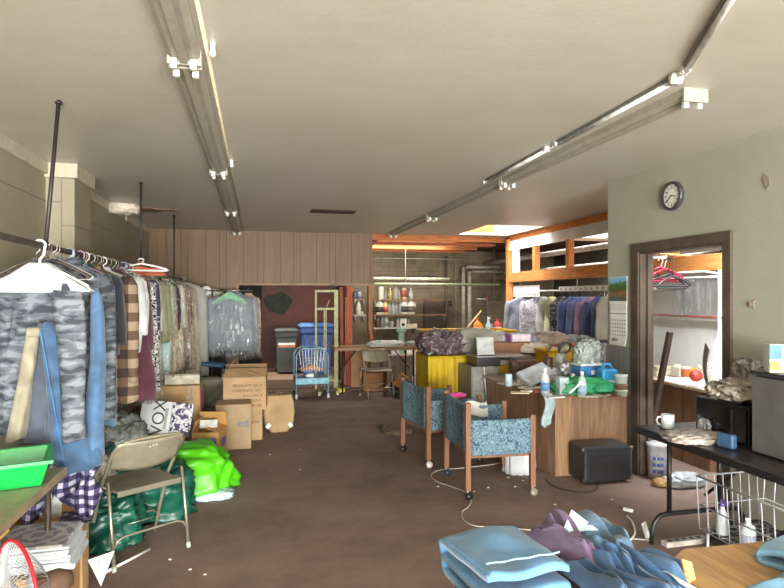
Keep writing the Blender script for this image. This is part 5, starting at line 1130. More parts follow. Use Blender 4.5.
# things standing between desk and work table
q = ony(477,365,6.35)
t = thing('file_cabinet','low grey metal drawer cabinet beside the yellow skirt','cabinet',(q.x,6.35,0)); 
G().b2((-.15,-.22,0),(.17,.22,.83)).obj('cabinet_body', plain('#7f7e78',.5,.2,.08), t, bev=.004)
for k in range(3):
    d_ = G().b2((-.14,-.232,.05+.26*k),(.16,-.221,.29+.26*k)).obj('drawer', plain('#85847e',.5,.2,.08), t, bev=.003); G().b2((-.04,-.25,.17+.26*k),(.06,-.232,.185+.26*k)).obj('handle', steel, d_)
g = G().tube([(-.02,-.26,.83),(.0,-.28,.5),(.01,-.28,.15),(.04,-.3,.01)],.008,6); tag(g.obj('hanging_power_cord', whitep, loc=(q.x,6.35,0), smooth=True), 'white cord hanging down the front of the grey drawer cabinet', 'cord')
t = thing('office_machine','black and silver office machine on top of the grey drawer cabinet','office machine',(q.x+.18,6.30,.832)); G().b2((-.26,-.16,0),(.02,.16,.10)).obj('machine_body', plain('#2e2c2e',.4), t, bev=.008); G().b2((.02,-.15,.0),(.30,.15,.06)).obj('paper_tray', plain('#8a8780',.4), t, bev=.006); G().b2((-.27,-.17,.10),(.32,.17,.112)).obj('glass_lid', plain('#a9aca8',.2,.3), t, bev=.003)
q2 = ony(490,366,6.1); t = thing('silver_panel','silver flat panel leaning on the office machine','panel',(q2.x,6.22,.95)); t.rotation_euler = (-.25,0,-.08); G().b2((-.10,-.008,0),(.10,.008,.20)).obj('panel_face', plain('#a5aba8',.35,.3), t, bev=.004); G().b2((-.11,.009,0),(.085,.03,.19)).obj('back_shell', blackp, t)
# work table with yellow skirt
t = thing('work_table','long work table with a yellow cloth skirt behind the floral armchairs','table',(0,0,0)); 
G().b2((1.97,6.62,.86),(3.75,7.15,.90)).obj('tabletop', plain('#8a7a62',.6), t)
for x, y in ((2.05,6.72),(3.65,6.72),(2.05,7.08),(3.65,7.08)): G().b2((x-.025,y-.025,0),(x+.025,y+.025,.86)).obj('leg', steel, t)
M_yel = plain('#b89c14',.7,0,.1,4)
def skirt(u,v):
    x = 1.93+.58*u; return (x, 6.58-.035*math.sin(u*26+1)*(.3+v)-.02*math.sin(u*61)*v-.02*v, .905-.78*v)
G().sheet(skirt, 70, 14, .006).obj('yellow_skirt', M_yel, t, smooth=True); G().sheet(lambda u,v: (1.945-.01*math.sin(u*30)*v, 7.14-.56*u, .905-.7*v), 40, 10, .006).obj('yellow_skirt', M_yel, t, smooth=True)
G().b2((1.95,6.585,.90),(2.52,7.15,.908)).obj('yellow_top_cloth', M_yel, t)
q = ony(437,355,6.9); tag(G().blob((0,0,.10),(.26,.24,.16),.22,2.4,52,64,36).obj('bundle', crinkle('#5d5054',.35), loc=(q.x+.05,6.92,.91), smooth=True), 'dark mauve bundle in plastic at the left end of the work table', 'bundle')
q = ony(475,358,6.85); t = thing('laundry_bag','smooth grey rounded laundry bag bulging on the work table','laundry bag',(q.x,6.88,.91)); G().blob((0,0,.12),(.29,.17,.19),.06,1.4,61,60,36).obj('bag_body', plain('#8b8a7d',.4,0,.05,3), t, smooth=True); G().tube([(-.27+.54*k/20,-.19+.03*math.cos(k),.12+.02*math.sin(k*.5)) for k in range(21)],.004,5).obj('piping', plain('#a3a294',.4), t, smooth=True)
M_wr = film('#e8e2e0',.30)
for k, (px, y, rx_, ry_, rz_, c_, lab) in enumerate([(455,6.98,.3,.15,.17,'#b7a9ac','pinkish white wrapped laundry behind the grey laundry bag'),(495,6.98,.26,.15,.16,'#c9c6c8','white wrapped laundry right of the grey laundry bag'),(520,6.98,.24,.15,.15,'#b9c6d0','pale blue wrapped laundry in the middle of the work table'),(548,6.98,.26,.15,.15,'#cbb9a6','cream and peach heap on the work table under the hanging white jacket'),(575,6.98,.24,.15,.12,'#a8a6a0','grey wrapped heap at the right end of the work table')]):
    q = ony(px,350,y); 
    tag(G().blob((0,0,rz_*.5),(rx_,ry_,rz_),.18,2.8,70+k,60,34).obj('wrapped_laundry', crinkle(shade_hex(c_,.8)), loc=(q.x,y,.905), smooth=True), lab, 'laundry bundle', 'wrapped laundry on the work table')
q = ony(429,350,6.8); tag(G().box((0,0,0),(.14,.1,.012),rx=.2,ry=-.5).obj('mint_card', plain('#8fb59c',.5), loc=(q.x+.01,6.72,.96)), 'mint green card leaning at the left end of the work table', 'card')
q = ony(516,360,6.5); bb = carton('long_box','long low brown box at the front edge of the work table',(q.x+.02,6.76,.905),(.46,.24,.14),-.05,'#7f5d42')
q = ony(524,353,6.6); t = thing('purple_edged_box','white box with purple edges on the long brown box','box',(q.x,6.76,1.056)); G().b2((-.13,-.09,0),(.13,.09,.085)).obj('box_body', plain('#c9bdc4',.6), t); 
for s in (-1,1): G().b2((s*.13-.01,-.092,0),(s*.13+.01,.092,.087)).obj('purple_edge', plain('#8d5f9c',.6), t)
for k, (x, w_, h, c_, lab) in enumerate([(2.35,.5,.5,'#4a3c30','dark brown carton stored under the yellow skirted table'),(2.95,.55,.62,'#5a4837','brown carton stored under the middle of the work table'),(3.45,.4,.55,'#4e4138','carton stored under the right end of the work table')]):
    carton('stored_carton', lab, (x,6.90,0), (w_-.06,.38,h), 0, c_)
tag(G().b2((-.17,-.05,0),(.15,.05,.17)).obj('brown_case', plain('#5e463a',.6,0,.25,12), loc=(2.80,5.86,DZ+.001), rz=.1, bev=.01), 'brown mottled case standing on the far edge of the desk before the yellow tub', 'case')
# yellow canvas carts
def cart(label, a, b_, y0, y1, z0, z1, poles=True):
    t = thing('canvas_cart', label, 'laundry cart', ((a+b_)/2,(y0+y1)/2,0)); w_, l = (b_-a)/2, (y1-y0)/2; M_c = plain('#d3a70c',.6,0,.08,5)
    R = lambda f,z,s_=0: [(-w_*f+s_,-l*f+s_,z),(w_*f-s_,-l*f+s_,z),(w_*f-s_,l*f-s_,z),(-w_*f+s_,l*f-s_,z)]
    G().loft([R(.9,z0),R(1,z1),R(1,z1,.012),R(.9,z0+.02,.012)]).obj('canvas_tub', M_c, t, bev=.01)
    g = G()
    for r in (R(1.0,z1),): g.tube(r, .016, 8, close=True)
    g.obj('rim_tube', plain('#d8b01a',.4), t, smooth=True)
    for x in (-w_*.85,w_*.85):
        for y in (-l*.85,l*.85): G().rod((x,y,.08),(x,y,z0+.02),.015).obj('leg', steel, t, smooth=True); G().lathe([(0,-.015),(.05,-.015),(.05,.015),(0,.015)],(x,y,.05),16,'x').obj('caster', rubber, t, smooth=True)
    return t
a, b_ = ony(426,330,8.4).x, ony(512,340,8.4).x
cart('yellow canvas laundry cart behind the work table', a, b_, 8.2, 8.9, .35, 1.09)
tag(G().sheet(lambda u,v: (a+.03+.05*u, 8.17-.012*math.sin(v*12), 1.13-.5*v+.04*math.sin(u*3)), 6, 14, .006).obj('lilac_strip', fabric('#a9a3b8',.1), smooth=True), 'pale lilac cloth strip hung on the left corner of the yellow cart', 'cloth')
q = ony(558,355,6.35); cart('yellow tub cart showing as a yellow bar above the desk clutter', q.x-.22, q.x+.32, 6.2, 6.5, .3, .98)
for k, (px, c_, h, lab) in enumerate([(550,'#5b4538',.22,'dark brown jar inside the desk-side clutter, left one'),(556,'#8d8470',.2,'beige pot standing behind the desk'),(563,'#6b3f36',.25,'red brown pot behind the small metal fan'),(568,'#8f8f8c',.28,'grey tin behind the small metal fan')]):
    q = ony(px,372,5.75); bottle('can', lab, (min(q.x,3.0-.0),5.45 if px > 558 else 5.7,DZ), c_, '#888', None, h/.24, cat='pot', name='pot')
q = ony(536,352,6.5); tag(G().blob((0,0,.05),(.16,.1,.07),.3,3,90).obj('paper_heap', plain('#c2b6aa',.6,0,.15,10), loc=(q.x+.05,6.68,1.16-.25), smooth=True), 'heap of pale papers beside the purple edged box', 'paper')
for k, (px, py, y, c_, d, lab) in enumerate([(566,358,6.9,'#a6443a',(.3,.1,.03),'red and white leaflet on the clutter above the desk'),(560,362,6.8,'#b9b0a4',(.34,.12,.03),'beige folded paper beneath the red leaflet')]):
    q = ony(px,py,6.33); tag(G().box((0,0,0),d,rz=.2,ry=.06*k).obj('leaflet', plain(c_,.6), loc=(q.x,6.33-.0,1.0+.035*(1-k))), lab, 'leaflet')
# broomstick
a, b_ = ony(447,343,8.6), ony(481,311,9.5); tag(G().rod((a.x,8.6,a.z-.15),(b_.x,9.5,b_.z), .016, seg=10).obj('broom_handle', wood('#c19a68',None,3,.5,2,8), smooth=True), 'tan broom handle leaning out of the yellow canvas cart', 'broom handle')
# laundry sink cabinet with detergents
YD = 11.0
a, b_ = ony(459,335,YD).x, ony(501,335,YD).x; zd = EYE-(335.5-297)/590*(YD*.9748+a*.2233)
t = thing('detergent_counter','low dark counter carrying detergent bottles by the corner post','counter',((a+b_)/2,YD+.2,0)); G().b2((-(b_-a)/2,-.25,zd-.05),((b_-a)/2,.25,zd)).obj('worktop', plain('#7d6a5c',.6), t); G().b2((-(b_-a)/2+.03,-.22,0),((b_-a)/2-.03,.22,zd-.05)).obj('cabinet_body', plain('#5a4d44',.7), t)
for px, kind, c_, lab, cap, s_, txt in [(471,'can','#3f5f74','#2c4456','#fff',.55,'dark blue tin, leftmost on the detergent counter'),(478.5,'jug','#e07a1c','#e59a3a','#c8501c',1.2,'orange detergent jug on the detergent counter'),(483.5,'bottle','#b8b49c','#7fa05a','#d8c83a',.8,'small green and white bottle beside the orange jug'),
    (489.5,'spray','#a9c4c4','#4d7f9c','#d8dcdc',1.35,'pale spray bottle, tallest on the detergent counter'),(493,'bottle','#3c62a8','#6f8fc8','#eeeeee',.9,'blue bottle between the spray bottle and red jugs'),(498.5,'jug','#c8322c','#d8d0cc','#b02824',1.15,'red jug with a white label next to the corner post')]:
    bottle(kind, txt, (ony(px,330,YD).x, YD+.06, zd), c_, cap, lab, s_)
q = ony(488,334,YD); tag(G().blob((0,0,.03),(.24,.1,.05),.3,3,33).obj('blue_cloth', fabric('#7fa9d8',.12), loc=(q.x,YD-.14,zd), smooth=True), 'light blue cloth in front of the detergent bottles', 'cloth')
# ================================================================= GARMENTS AND RAIL IN THE PARTITION
RP = 4.56
t = thing('garment_rail','white garment rail under the orange beam of the stud partition','clothes rail',(RP,5.6,1.70)); G().rod((0,0,0),(0,4.3,0),.014).obj('rail', whitep, t, smooth=True)
for y in (.4,2.2,4.1): G().rod((0,y,0),(0,y,.18),.008).obj('bracket', steel, t, smooth=True)
def numboard(label, y0, y1, z0, z1, nums):
    t = thing('number_board', label, 'number board', (RP-.02,y0,z0)); t.rotation_euler = (0,0,0)
    G().b2((0,0,0),(.012,y1-y0,z1-z0)).obj('board', plain('#f0f2f0',.5,0,.02), t)
    n = len(nums)
    g_ = [writing(s, .055, blackp, t, (-.002, (y1-y0)*(n-k-.5)/n, .035), (PI/2,0,-PI/2), .0008) for k, s in enumerate(nums)]
    G().b2((-.004,0,-.002),(.014,y1-y0,.006)).obj('slot_strip', plain('#55575a',.5), t)
numboard('white board with a row of small numbers above the white jacket', 8.95, 9.95, 1.60, 1.80, ['90','91','92','93','94','95','96','97','98','99'])
numboard('narrow white board with a row of small numbers above the blue shirts', 6.9, 8.3, 1.68, 1.76, ['70','71','72','73','74','75','76','77','78','79'])
jac = patches('white_grey_print', [(0,'#6f6d79'),(.44,'#94909a'),(.5,'#a8a4aa'),(.62,'#817e8a')], 12, 1.5)
garment('white_jacket','pale patterned hooded jacket, leftmost on the partition rail','jacket',9.2,jac,.56,.80,.58,.16,.72,x=RP+.06,z=1.66,seed=3,collar=fabric('#a39ba1'),rz=.05,slr=(.09,.07))
garment('white_jacket','grey striped jacket half behind the pale hooded jacket','jacket',9.6,fabric('#6f727e',.2),.52,.78,.54,.12,.7,x=RP-.06,z=1.66,seed=13)
garment('pale_yellow_garment','long pale yellow garment right of the hooded jacket','dress',9.0,fabric('#a3a37e',.08),.26,.9,.30,.1,None,x=RP+.24,z=1.66)
garment('white_long_garment','long white garment between the hooded jacket and dark prints','dress',9.12,fabric('#a3a4a0',.06),.28,.86,.3,.1,None,x=RP+.14,z=1.66)
for k, y in enumerate((8.75,8.5,8.3)):
    garment('dark_print_garment','dark printed garment on the partition rail, %s of three' % ['nearest the white garments','middle','nearest the blue shirts'][k],'garment',y,patches('murky_print_%d'%k,[(0,'#3a3c42'),(.5,'#6a6a70'),(.58,'#98969a')],13,1.5),.42,.62+.06*k,.42,.1,None,x=RP+.28,z=1.66,group='dark printed garments on the partition rail')
for k, (y, c_, lab, w_, L) in enumerate([(7.9,'#4c5c8c','dark blue shirt, first of the blue shirts on the partition rail',.46,.72),(7.7,'#6a739c','slate blue shirt behind the pink shirt',.46,.68),(7.5,'#a58aa8','pink mauve shirt among the blue shirts on the partition rail',.44,.62),(7.32,'#56628e','blue shirt right of the pink mauve shirt',.48,.74),(7.14,'#5c6690','bluish shirt, last of the row before the white sheet',.46,.70)]):
    garment('blue_shirt' if k != 2 else 'pink_shirt',lab,'shirt',y,fabric(c_,.12),w_,L,w_+.04,.10,.56,x=RP+.02*k,z=1.66,seed=40+k,rz=.08)
garment('hanging_white_sheet','white sheet hanging at the right end of the blue shirts','sheet',6.75,fabric('#a29e91',.06),.30,.56,.30,.05,None,x=4.36,z=1.66)
for k in range(6):
    t = thing('empty_hanger','white hangers bunched on the partition rail above the blue shirts','hanger',(RP,6.7+.08*k,1.70),.2*k,'white hangers on the partition rail'); wire_hanger(t,.3,whitep,.08,.004)
# pipes beyond the openings
for k, (x, z, r, c_, lab) in enumerate([(5.3,2.40,.05,'#c9c6bd','thick white pipe beyond the upper openings'),(5.6,2.15,.03,'#a5a298','thinner pipe beyond the upper openings, upper of two'),(5.7,1.98,.03,'#8f8c84','thinner pipe beyond the upper openings, lower of two')]):
    tag(G().rod((x,6.2,z),(x,13.2,z),r,seg=12).obj('white_pipe', plain(c_,.5), smooth=True), lab, 'pipe')
# ================================================================= THE BLACK CASE, CABLES
t = thing('black_case','black case with metal corners standing on the carpet before the desk','case',(2.93,4.62,0),-.03)
t.scale = (.9,.9,.88)
G().b2((-.25,-.13,.03),(.25,.15,.35)).obj('case_body', plain('#1c1d22',.55,0,.15,20), t, bev=.006); G().b2((-.19,-.136,.05),(.24,-.129,.28)).obj('front_baffle', plain('#121317',.7), t); G().prism_y([(-.25,.35),(.25,.35),(.23,.365),(-.23,.365)],-.12,.15).obj('top_edge', plain('#3a3c42',.4), t)
for s in (-1,1):
    for z in (.045,.345): G().box((s*.245,-.128,z),(.03,.02,.03)).obj('metal_corner', chrome, t, bev=.004)
    G().box((s*.15,-.05,.015),(.06,.06,.03)).obj('foot', rubber, t)
    G().box((s*.236,-.134,.2),(.012,.012,.28)).obj('edge_bar', plain('#55575c',.4,.4), t)
def floor_cable(name, label, pts, r, m, z=.006):
    P = [onz(px,py,z) for px,py in pts]; out = []
    for i in range(len(P)-1):
        p0, p1, p2, p3 = P[max(0,i-1)], P[i], P[i+1], P[min(len(P)-1,i+2)]
        for k in range(6):
            s_ = k/6; out.append(.5*((2*p1)+(p2-p0)*s_+(2*p0-5*p1+4*p2-p3)*s_*s_+(3*p1-p0-3*p2+p3)*s_**3))
    out.append(P[-1]); return tag(G().tube(out, r, 6).obj(name, m, smooth=True), label, 'cable')
floor_cable('white_cable','thin white cable winding from the floral armchairs towards the clothes pile',[(505,462),(488,465),(462,468),(440,470),(431,475),(436,481),(450,486),(465,492),(471,500),(468,507),(462,512),(464,520),(476,526),(500,527),(530,530),(570,533),(610,537),(650,540)],.004,plain('#b9b6ae',.5))
floor_cable('black_cable','thin black cable on the carpet left of the black case',[(545,478),(550,484),(562,489),(580,492),(594,491),(598,485),(590,480),(586,481)],.004,blackp)
floor_cable('white_extension_cord','thick white cord with a plug end curling up from the clothes pile',[(590,536),(606,541),(618,545),(630,540),(635,532),(632,522),(627,516)],.007,whitep)
q = onz(628,512,0); t = thing('white_plug','white plug lying on the carpet beside the black table foot','plug',(q.x,q.y,.012),.6); G().box((0,0,.004),(.03,.07,.022)).obj('plug_body', whitep, t, bev=.006); 
for s in (-1,1): G().box((s*.008,.045,.004),(.003,.025,.008)).obj('prong', chrome, t)
for k, (px, py) in enumerate([(508,478),(488,488),(474,492),(515,487),(700,512),(438,487),(505,432),(228,438),(270,455),(300,450),(190,570),(205,575),(523,481),(612,500),(555,505),(300,470),(170,560)]):
    q = onz(px,py,0); tag(G().blob((0,0,.004),(.008,.006,.003),.4,3,k,12,8).obj('paper_scrap', plain('#c2beb4',.8), loc=(q.x,q.y,0)), 'tiny white scrap of paper on the brown carpet', 'paper scrap', 'white scraps scattered over the carpet')
# ================================================================= DOORWAY ROOM
t = thing('counter','brown fronted counter seen through the doorway','counter',(0,0,0))
G().prism([(4.03,4.60),(4.48,4.60),(4.48,5.95),(4.03,5.95)],0,.72).obj('counter_front', wood('#82624c','#705340',1.6,.6,2,5), t); G().b2((4.0,4.58,.72),(4.48,5.97,.75)).obj('worktop', plain('#b9a68e',.5), t, bev=.004)
for k in (4.95,5.3,5.65): G().b2((4.024,k-.006,0),(4.031,k+.006,.72)).obj('seam', plain('#5f4636',.7), t)
def cp(px, py): return onz(px, py, .751)
tag(G().sheet(lambda u,v: (4.02+.30*v, 4.68+.62*u, .758+.012*math.sin(u*7+v*3)+.006*math.sin(v*9)-(.03 if v < .05 else 0)), 24, 14, .01).obj('white_cloth', fabric('#cfd5dc',.06), smooth=True), 'white cloth spread along the edge of the counter through the doorway', 'cloth')
for k, (px, py, c_, s_, kind, lab) in enumerate([(686,380,'#b9622c',1.0,'jar','orange lidded jar on the counter through the doorway'),(678,376,'#d0c8b8',.9,'jar','cream jar left of the orange one on the counter'),(692,384,'#a8402c',.0,'','')]):
    if kind: q = cp(px,py); bottle(kind,lab,(min(q.x,4.40),q.y,.77),c_,'#d8cdb8',None,s_,cat='jar')
q = cp(694,384); tag(G().lathe([(0,-.015),(.055,-.012),(.06,0),(.055,.012),(0,.015)],(0,0,0),28,'y').obj('red_disc', plain('#a8382c',.5), loc=(4.16,4.93,.835), rz=-.5, smooth=True), 'round red disc standing on the counter through the doorway', 'disc')
q = cp(700,384); tag(G().tube([(.06*math.cos(a),0,.06*math.sin(a)) for a in [2*PI*k/20 for k in range(20)]],.007,6,close=True).obj('white_ring', plain('#ded9ce',.5), loc=(4.22,4.80,.84), rz=-.5, smooth=True), 'white ring beside the red disc on the counter', 'ring')
for k, (y, x, d, h, c_, lab) in enumerate([(5.60,4.26,(.22,.16),.05,'#d0c9b4','stack of cream papers at the far end of the counter, lower part'),(5.60,4.26,(.20,.15),.05,'#bfb79c','tan box on the cream papers on the counter'),(5.22,4.34,(.10,.08),.11,'#c8a05a','yellow brown packet near the wall end of the counter'),(5.42,4.36,(.1,.1),.10,'#d8d2c6','white packet beside the cream papers')]):
    z_ = .751+(.052 if k == 1 else 0)+(.012 if k > 1 else 0); tag(G().b2((-d[0]/2,-d[1]/2,0),(d[0]/2,d[1]/2,h)).obj(['paper_stack','tan_box','brown_packet','white_packet'][k], plain(c_,.7,0,.12,10), loc=(x,y,z_), rz=.1, bev=.006), lab, ['paper','box','packet','packet'][k])
tag(G().tube([(0,0,.03),(.03,.05,.10),(.02,.12,.12),(0,.2,.06),(.03,.27,.09)],.014,8).obj('phone_cord_bundle', plain('#d8d0c0',.5), loc=(4.30,4.82,.82), smooth=True), 'cream coiled handset shape behind the red disc', 'handset')
a, b_ = onx(670,332,3.62), onx(651,392,3.62)
tag(G().rod((3.62,a.y,a.z),(3.56,b_.y+.02,0.0), .03, seg=4).obj('leaning_board', plain('#4d3d35',.7)), 'dark brown batten leaning in the doorway', 'batten')
t = thing('clear_sheet','clear plastic sheeting hanging inside the doorway room','plastic sheet',(0,0,0)); G().sheet(lambda u,v: (4.44-.02*math.sin(u*22), 5.05+.55*u, 1.78-.36*v+.03*math.sin(u*5)), 30, 10, .002).obj('sheet', film('#b9c2c2',.75), t, smooth=True)
t = thing('hanging_bar','thin white frame bar beneath the orange beam in the doorway room','bar',(0,0,0)); G().rod((4.42,4.7,1.80),(4.42,5.9,1.80),.012).obj('bar', whitep, t, smooth=True); G().rod((4.42,4.75,1.80),(4.1,4.75,1.84),.01).rod((4.1,4.75,1.84),(4.1,5.2,1.84),.01).obj('side_frame', whitep, t, smooth=True)
# hangers in the doorway
hx, hy, hz = 3.78, 4.95, 1.93
tag(G().rod((3.47,5.1,2.05),(3.95,4.75,1.98),.012,seg=8).obj('hanger_stick', wood('#c98a50',None,3,.6,2,8), smooth=True), 'orange wooden stick carrying the hangers inside the doorway', 'stick')
for k, (c_, dz, rz_, lab) in enumerate([('#b8244c',.0,-.35,'crimson plastic hanger inside the doorway, frontmost of the red ones'),('#a81f46',-.02,.1,'second crimson plastic hanger turned sideways inside the doorway'),('#2c3034',-.07,-.25,'black plastic hanger below the crimson ones'),('#3c4044',-.09,.2,'dark grey plastic hanger, lowest in the doorway bunch')]):
    t = thing('plastic_hanger', lab, 'hanger', (hx+.02*k,hy-.03*k,hz+.02), rz_, ); M_h = plain(c_,.4)
    G().tube([(x,0,z) for x,_,z in arc((0,0,0),.022,math.radians(190),math.radians(-30),10)]+[(.012,0,-.03),(0,0,-.06+dz)],.005,8).obj('hook', whitep if k < 2 else M_h, t, smooth=True)
    G().tube([(0,0,-.06+dz),(.1,0,-.10+dz),(.19,0,-.15+dz),(.205,0,-.17+dz),(.18,0,-.178+dz),(-.18,0,-.178+dz),(-.205,0,-.17+dz),(-.19,0,-.15+dz),(-.1,0,-.10+dz)],.0095,8,close=True).obj('frame', M_h, t, smooth=True)
q = onz(656,474,0)
t = thing('white_bucket','white bucket with blue printing on the floor in the doorway','bucket',(3.45,4.56,0)); t.scale = (.88,.88,.95); G().lathe([(0,0),(.085,0),(.10,.30),(.105,.30),(.105,.33),(0,.33)],(0,0,0),28).obj('bucket_body', plain('#c9cbd0',.4), t, smooth=True)
for z in (.08,.14,.20): 
    for a in (-2.1,-1.75,-2.5): G().at((math.cos(a)*.0965,math.sin(a)*.0965,z),(0,0,a)).box((0,0,0),(.004,.028,.03)).obj('blue_print', plain('#3c559a',.5), t)
q = onz(680,484,0); tag(G().blob((0,0,.04),(.14,.08,.055),.3,3,45).obj('plastic_bag', plain('#b3bcc0',.4), loc=(3.53,4.32,0), smooth=True), 'grey white plastic bag on the floor across the doorway', 'plastic bag')
tag(G().blob((0,0,.025),(.09,.06,.035),.15,2,46).obj('tan_slipper', plain('#a88458',.7), loc=(3.36,4.36,0), smooth=True), 'tan slipper on the floor before the doorway', 'slipper')
# ================================================================= BLACK TABLE AND WHAT IT CARRIES
TZ = .74
t = thing('black_table','black topped folding table along the right wall','table',(0,0,0)); M_bt = plain('#3a3733',.32,0,.12,6)
G().b2((2.47,1.55,TZ-.012),(3.24,3.50,TZ)).obj('tabletop', M_bt, t, bev=.003); G().b2((2.465,1.545,TZ-.05),(3.245,3.505,TZ-.012)).obj('edge_band', plain('#1d1d1f',.4), t, bev=.004)
for y in (3.32,1.75):
    for x in (2.60,2.98): G().rod((x,y,TZ-.05),(x,y,.20),.015).obj('leg', blackp, t, smooth=True)
    G().tube([(2.47,y,.015),(2.475,y,.10),(2.49,y,.15),(2.53,y,.19),(2.59,y,.20),(3.06,y,.20),(3.12,y,.19),(3.16,y,.15),(3.175,y,.10),(3.18,y,.015)],.016,10).obj('foot_bar', blackp, t, smooth=True)
    G().rod((2.87,y,.30),(2.87,y-.45*(1 if y > 2.5 else -1),TZ-.05),.01).obj('brace', blackp, t, smooth=True)
q = onz(695,428,TZ); t = thing('mug','white mug with a faint emblem on the black table','mug',(2.62,3.36,TZ),2.6)
G().lathe([(0,0),(.036,0),(.040,.005),(.040,.092),(.036,.092),(.036,.01),(0,.008)],(0,0,0),30).obj('mug_body', plain('#d6e2ec',.25), t, smooth=True); G().tube([(.038,0,.075),(.058,0,.072),(.066,0,.05),(.058,0,.026),(.038,0,.02)],.006,8).obj('handle', plain('#d6e2ec',.25), t, smooth=True)
G().b2((-.05,-.05,-.0),(.05,.05,.006)).obj('coaster', blackp, t)
q = onz(700,440,TZ); t = thing('bagged_bread','clear plastic bag of flat packets lying on the black table','plastic bag',(q.x-.02,q.y,TZ)); G().blob((0,0,.02),(.17,.11,.028),.3,3,55,60,24).obj('bag_body', plain('#a59b94',.25,0,.2,12), t, smooth=True); G().blob((-.02,0,.035),(.12,.08,.02),.3,3,56,40,20,flat=False).obj('bag_film', film('#e0dcd8',.4), t, smooth=True)
q = onz(716,432,TZ); tag(G().blob((0,0,.04),(.03,.03,.06),.3,3,57).obj('clear_bag', film('#dcdcdc',.4), loc=(onz(704,437,TZ).x,onz(704,437,TZ).y,TZ), smooth=True), 'small clear bag standing between the mug and the black microwave', 'plastic bag')
q = onz(735,449,TZ); tag(G().box((0,0,.045),(.05,.10,.085)).obj('blue_box', plain('#34506e',.25), loc=(2.60,2.84,TZ), rz=.25, bev=.015), 'small clear blue box at the foot of the black microwave', 'box')
t = thing('microwave','black microwave oven on the far end of the black table','microwave',(2.97,3.02,TZ),0)
G().b2((-.24,-.20,.012),(.20,.22,.23)).obj('oven_body', plain('#19191b',.3), t, bev=.008); G().b2((-.250,-.08,.03),(-.240,.20,.215)).obj('door', plain('#0e0e10',.12), t, bev=.004); G().b2((-.250,-.19,.03),(-.240,-.10,.215)).obj('control_panel', plain('#131315',.35), t); G().b2((-.262,-.095,.05),(-.25,-.085,.2)).obj('handle', blackp, t)
for a in (-.2,.16):
    for b_ in (-.16,.18): G().b2((a-.02,b_-.02,0),(a+.02,b_+.02,.013)).obj('foot', rubber, t)
t = thing('mini_fridge','dark grey mini fridge standing on the black table','fridge',(0,0,0)); G().b2((2.70,2.20,TZ+.005),(3.20,2.74,TZ+.44)).obj('fridge_body', plain('#5c5c5a',.35,.2,.05), t, bev=.008); G().b2((2.665,2.21,TZ+.01),(2.697,2.735,TZ+.425)).obj('door', plain('#62625f',.35,.2,.05), t, bev=.006); G().b2((2.66,2.2,TZ+.44),(3.2,2.745,TZ+.455)).obj('top_cap', plain('#2a2a2c',.4), t, bev=.004)
q = ony(778,370,2.45)
t = thing('tissue_box','upright carton in blue, white and yellow on top of the mini fridge','carton',(2.735,2.64,TZ+.456),-.4); G().b2((-.05,-.035,0),(.05,.035,.15)).obj('carton_body', plain('#cfd4d6',.5,0,.02), t); G().b2((-.049,-.038,.07),(.01,-.0345,.148)).obj('blue_panel', plain('#2c6ab0',.5), t); G().b2((-.049,-.038,.01),(-.0,-.0345,.06)).obj('yellow_panel', plain('#d8b42c',.5), t); G().b2((.02,-.038,.01),(.049,-.0345,.13)).obj('blue_panel', plain('#4a8cc8',.5), t)
# bags heaped on the microwave
M_bagp = plain('#a39a8e',.3,0,.22,7)
for k, (x, y, z, r_, c_, lab) in enumerate([(2.88,3.0,.255,(.15,.17,.055),'#a8a096','crinkled translucent bag heap, frontmost on the microwave'),(3.02,3.08,.33,(.10,.10,.09),'#8c8680','grey plastic bag standing tall behind the heap on the microwave'),(3.10,2.88,.33,(.08,.07,.08),'#b09c8a','brownish plastic bag next to the mini fridge')]):
    tag(G().blob((0,0,0),r_,.24,2.0,80+k,64,36,flat=False).obj('plastic_bag', [crinkle('#a79e94'), crinkle('#8d8985'), crinkle('#94806f')][k], loc=(x,y,TZ+z+.04), smooth=True), lab, 'plastic bag', 'bags heaped on the microwave')
tag(G().sheet(lambda u,v: (2.83+.05*u-.02*math.sin(v*5), 3.24+.09*u, TZ+.52-.42*v+.04*u), 6, 16, .006).obj('grey_bag_flap', plain('#6c6a6a',.5), smooth=True), 'grey bag flap hanging beside the doorway edge behind the microwave', 'plastic bag')
tag(G().lathe([(0,0),(.05,0),(.055,.07),(.05,.09),(0,.09)],(0,0,0),24).obj('salmon_tub', plain('#b4826e',.5), loc=(3.12,2.98,TZ+.44), smooth=True), 'salmon pink tub behind the bags beside the mini fridge', 'tub')
tag(G().rod((0,0,0),(.14,.02,.15),.012,seg=8).obj('tan_stick', plain('#b9a585',.6), loc=(2.90,2.86,TZ+.36), smooth=True), 'tan strap rising out of the bags on the microwave', 'strap')
# wire basket on legs with bottles
t = thing('wire_basket','large white wire basket cart under the edge of the black table','wire basket',(0,0,0)); M_wi = plain('#a9adb2',.35,.3)
x0, x1, y0, y1 = 2.40, 2.86, 1.9, 2.84
g = G()
for z, e in ((.60,0),(.44,.01),(.30,.02)): g.tube([(x0+e,y0,z),(x1-e,y0,z),(x1-e,y1-e,z),(x0+e,y1-e,z)], .006 if z > .5 else .004, 6, close=True)
tag_ = g.obj('rim', M_wi, t, smooth=True)
g = G()
for k in range(14): y = y0+(y1-y0)*k/13; g.tube([(x0,y,.60),(x0+.01,y,.44),(x0+.02,y,.30),(x1-.02,y,.30),(x1,y,.60)], .003, 5)
for k in range(1,8): x = x0+(x1-x0)*k/8; g.tube([(x,y1,.60),(x,y1-.02,.30),(x,y0,.30)], .003, 5)
g.obj('wire_mesh', M_wi, t)
for x in (x0+.03,x1-.03):
    for y in (y0+.05,y1-.05): G().rod((x,y,0),(x,y,.30),.008).obj('leg', M_wi, t, smooth=True)
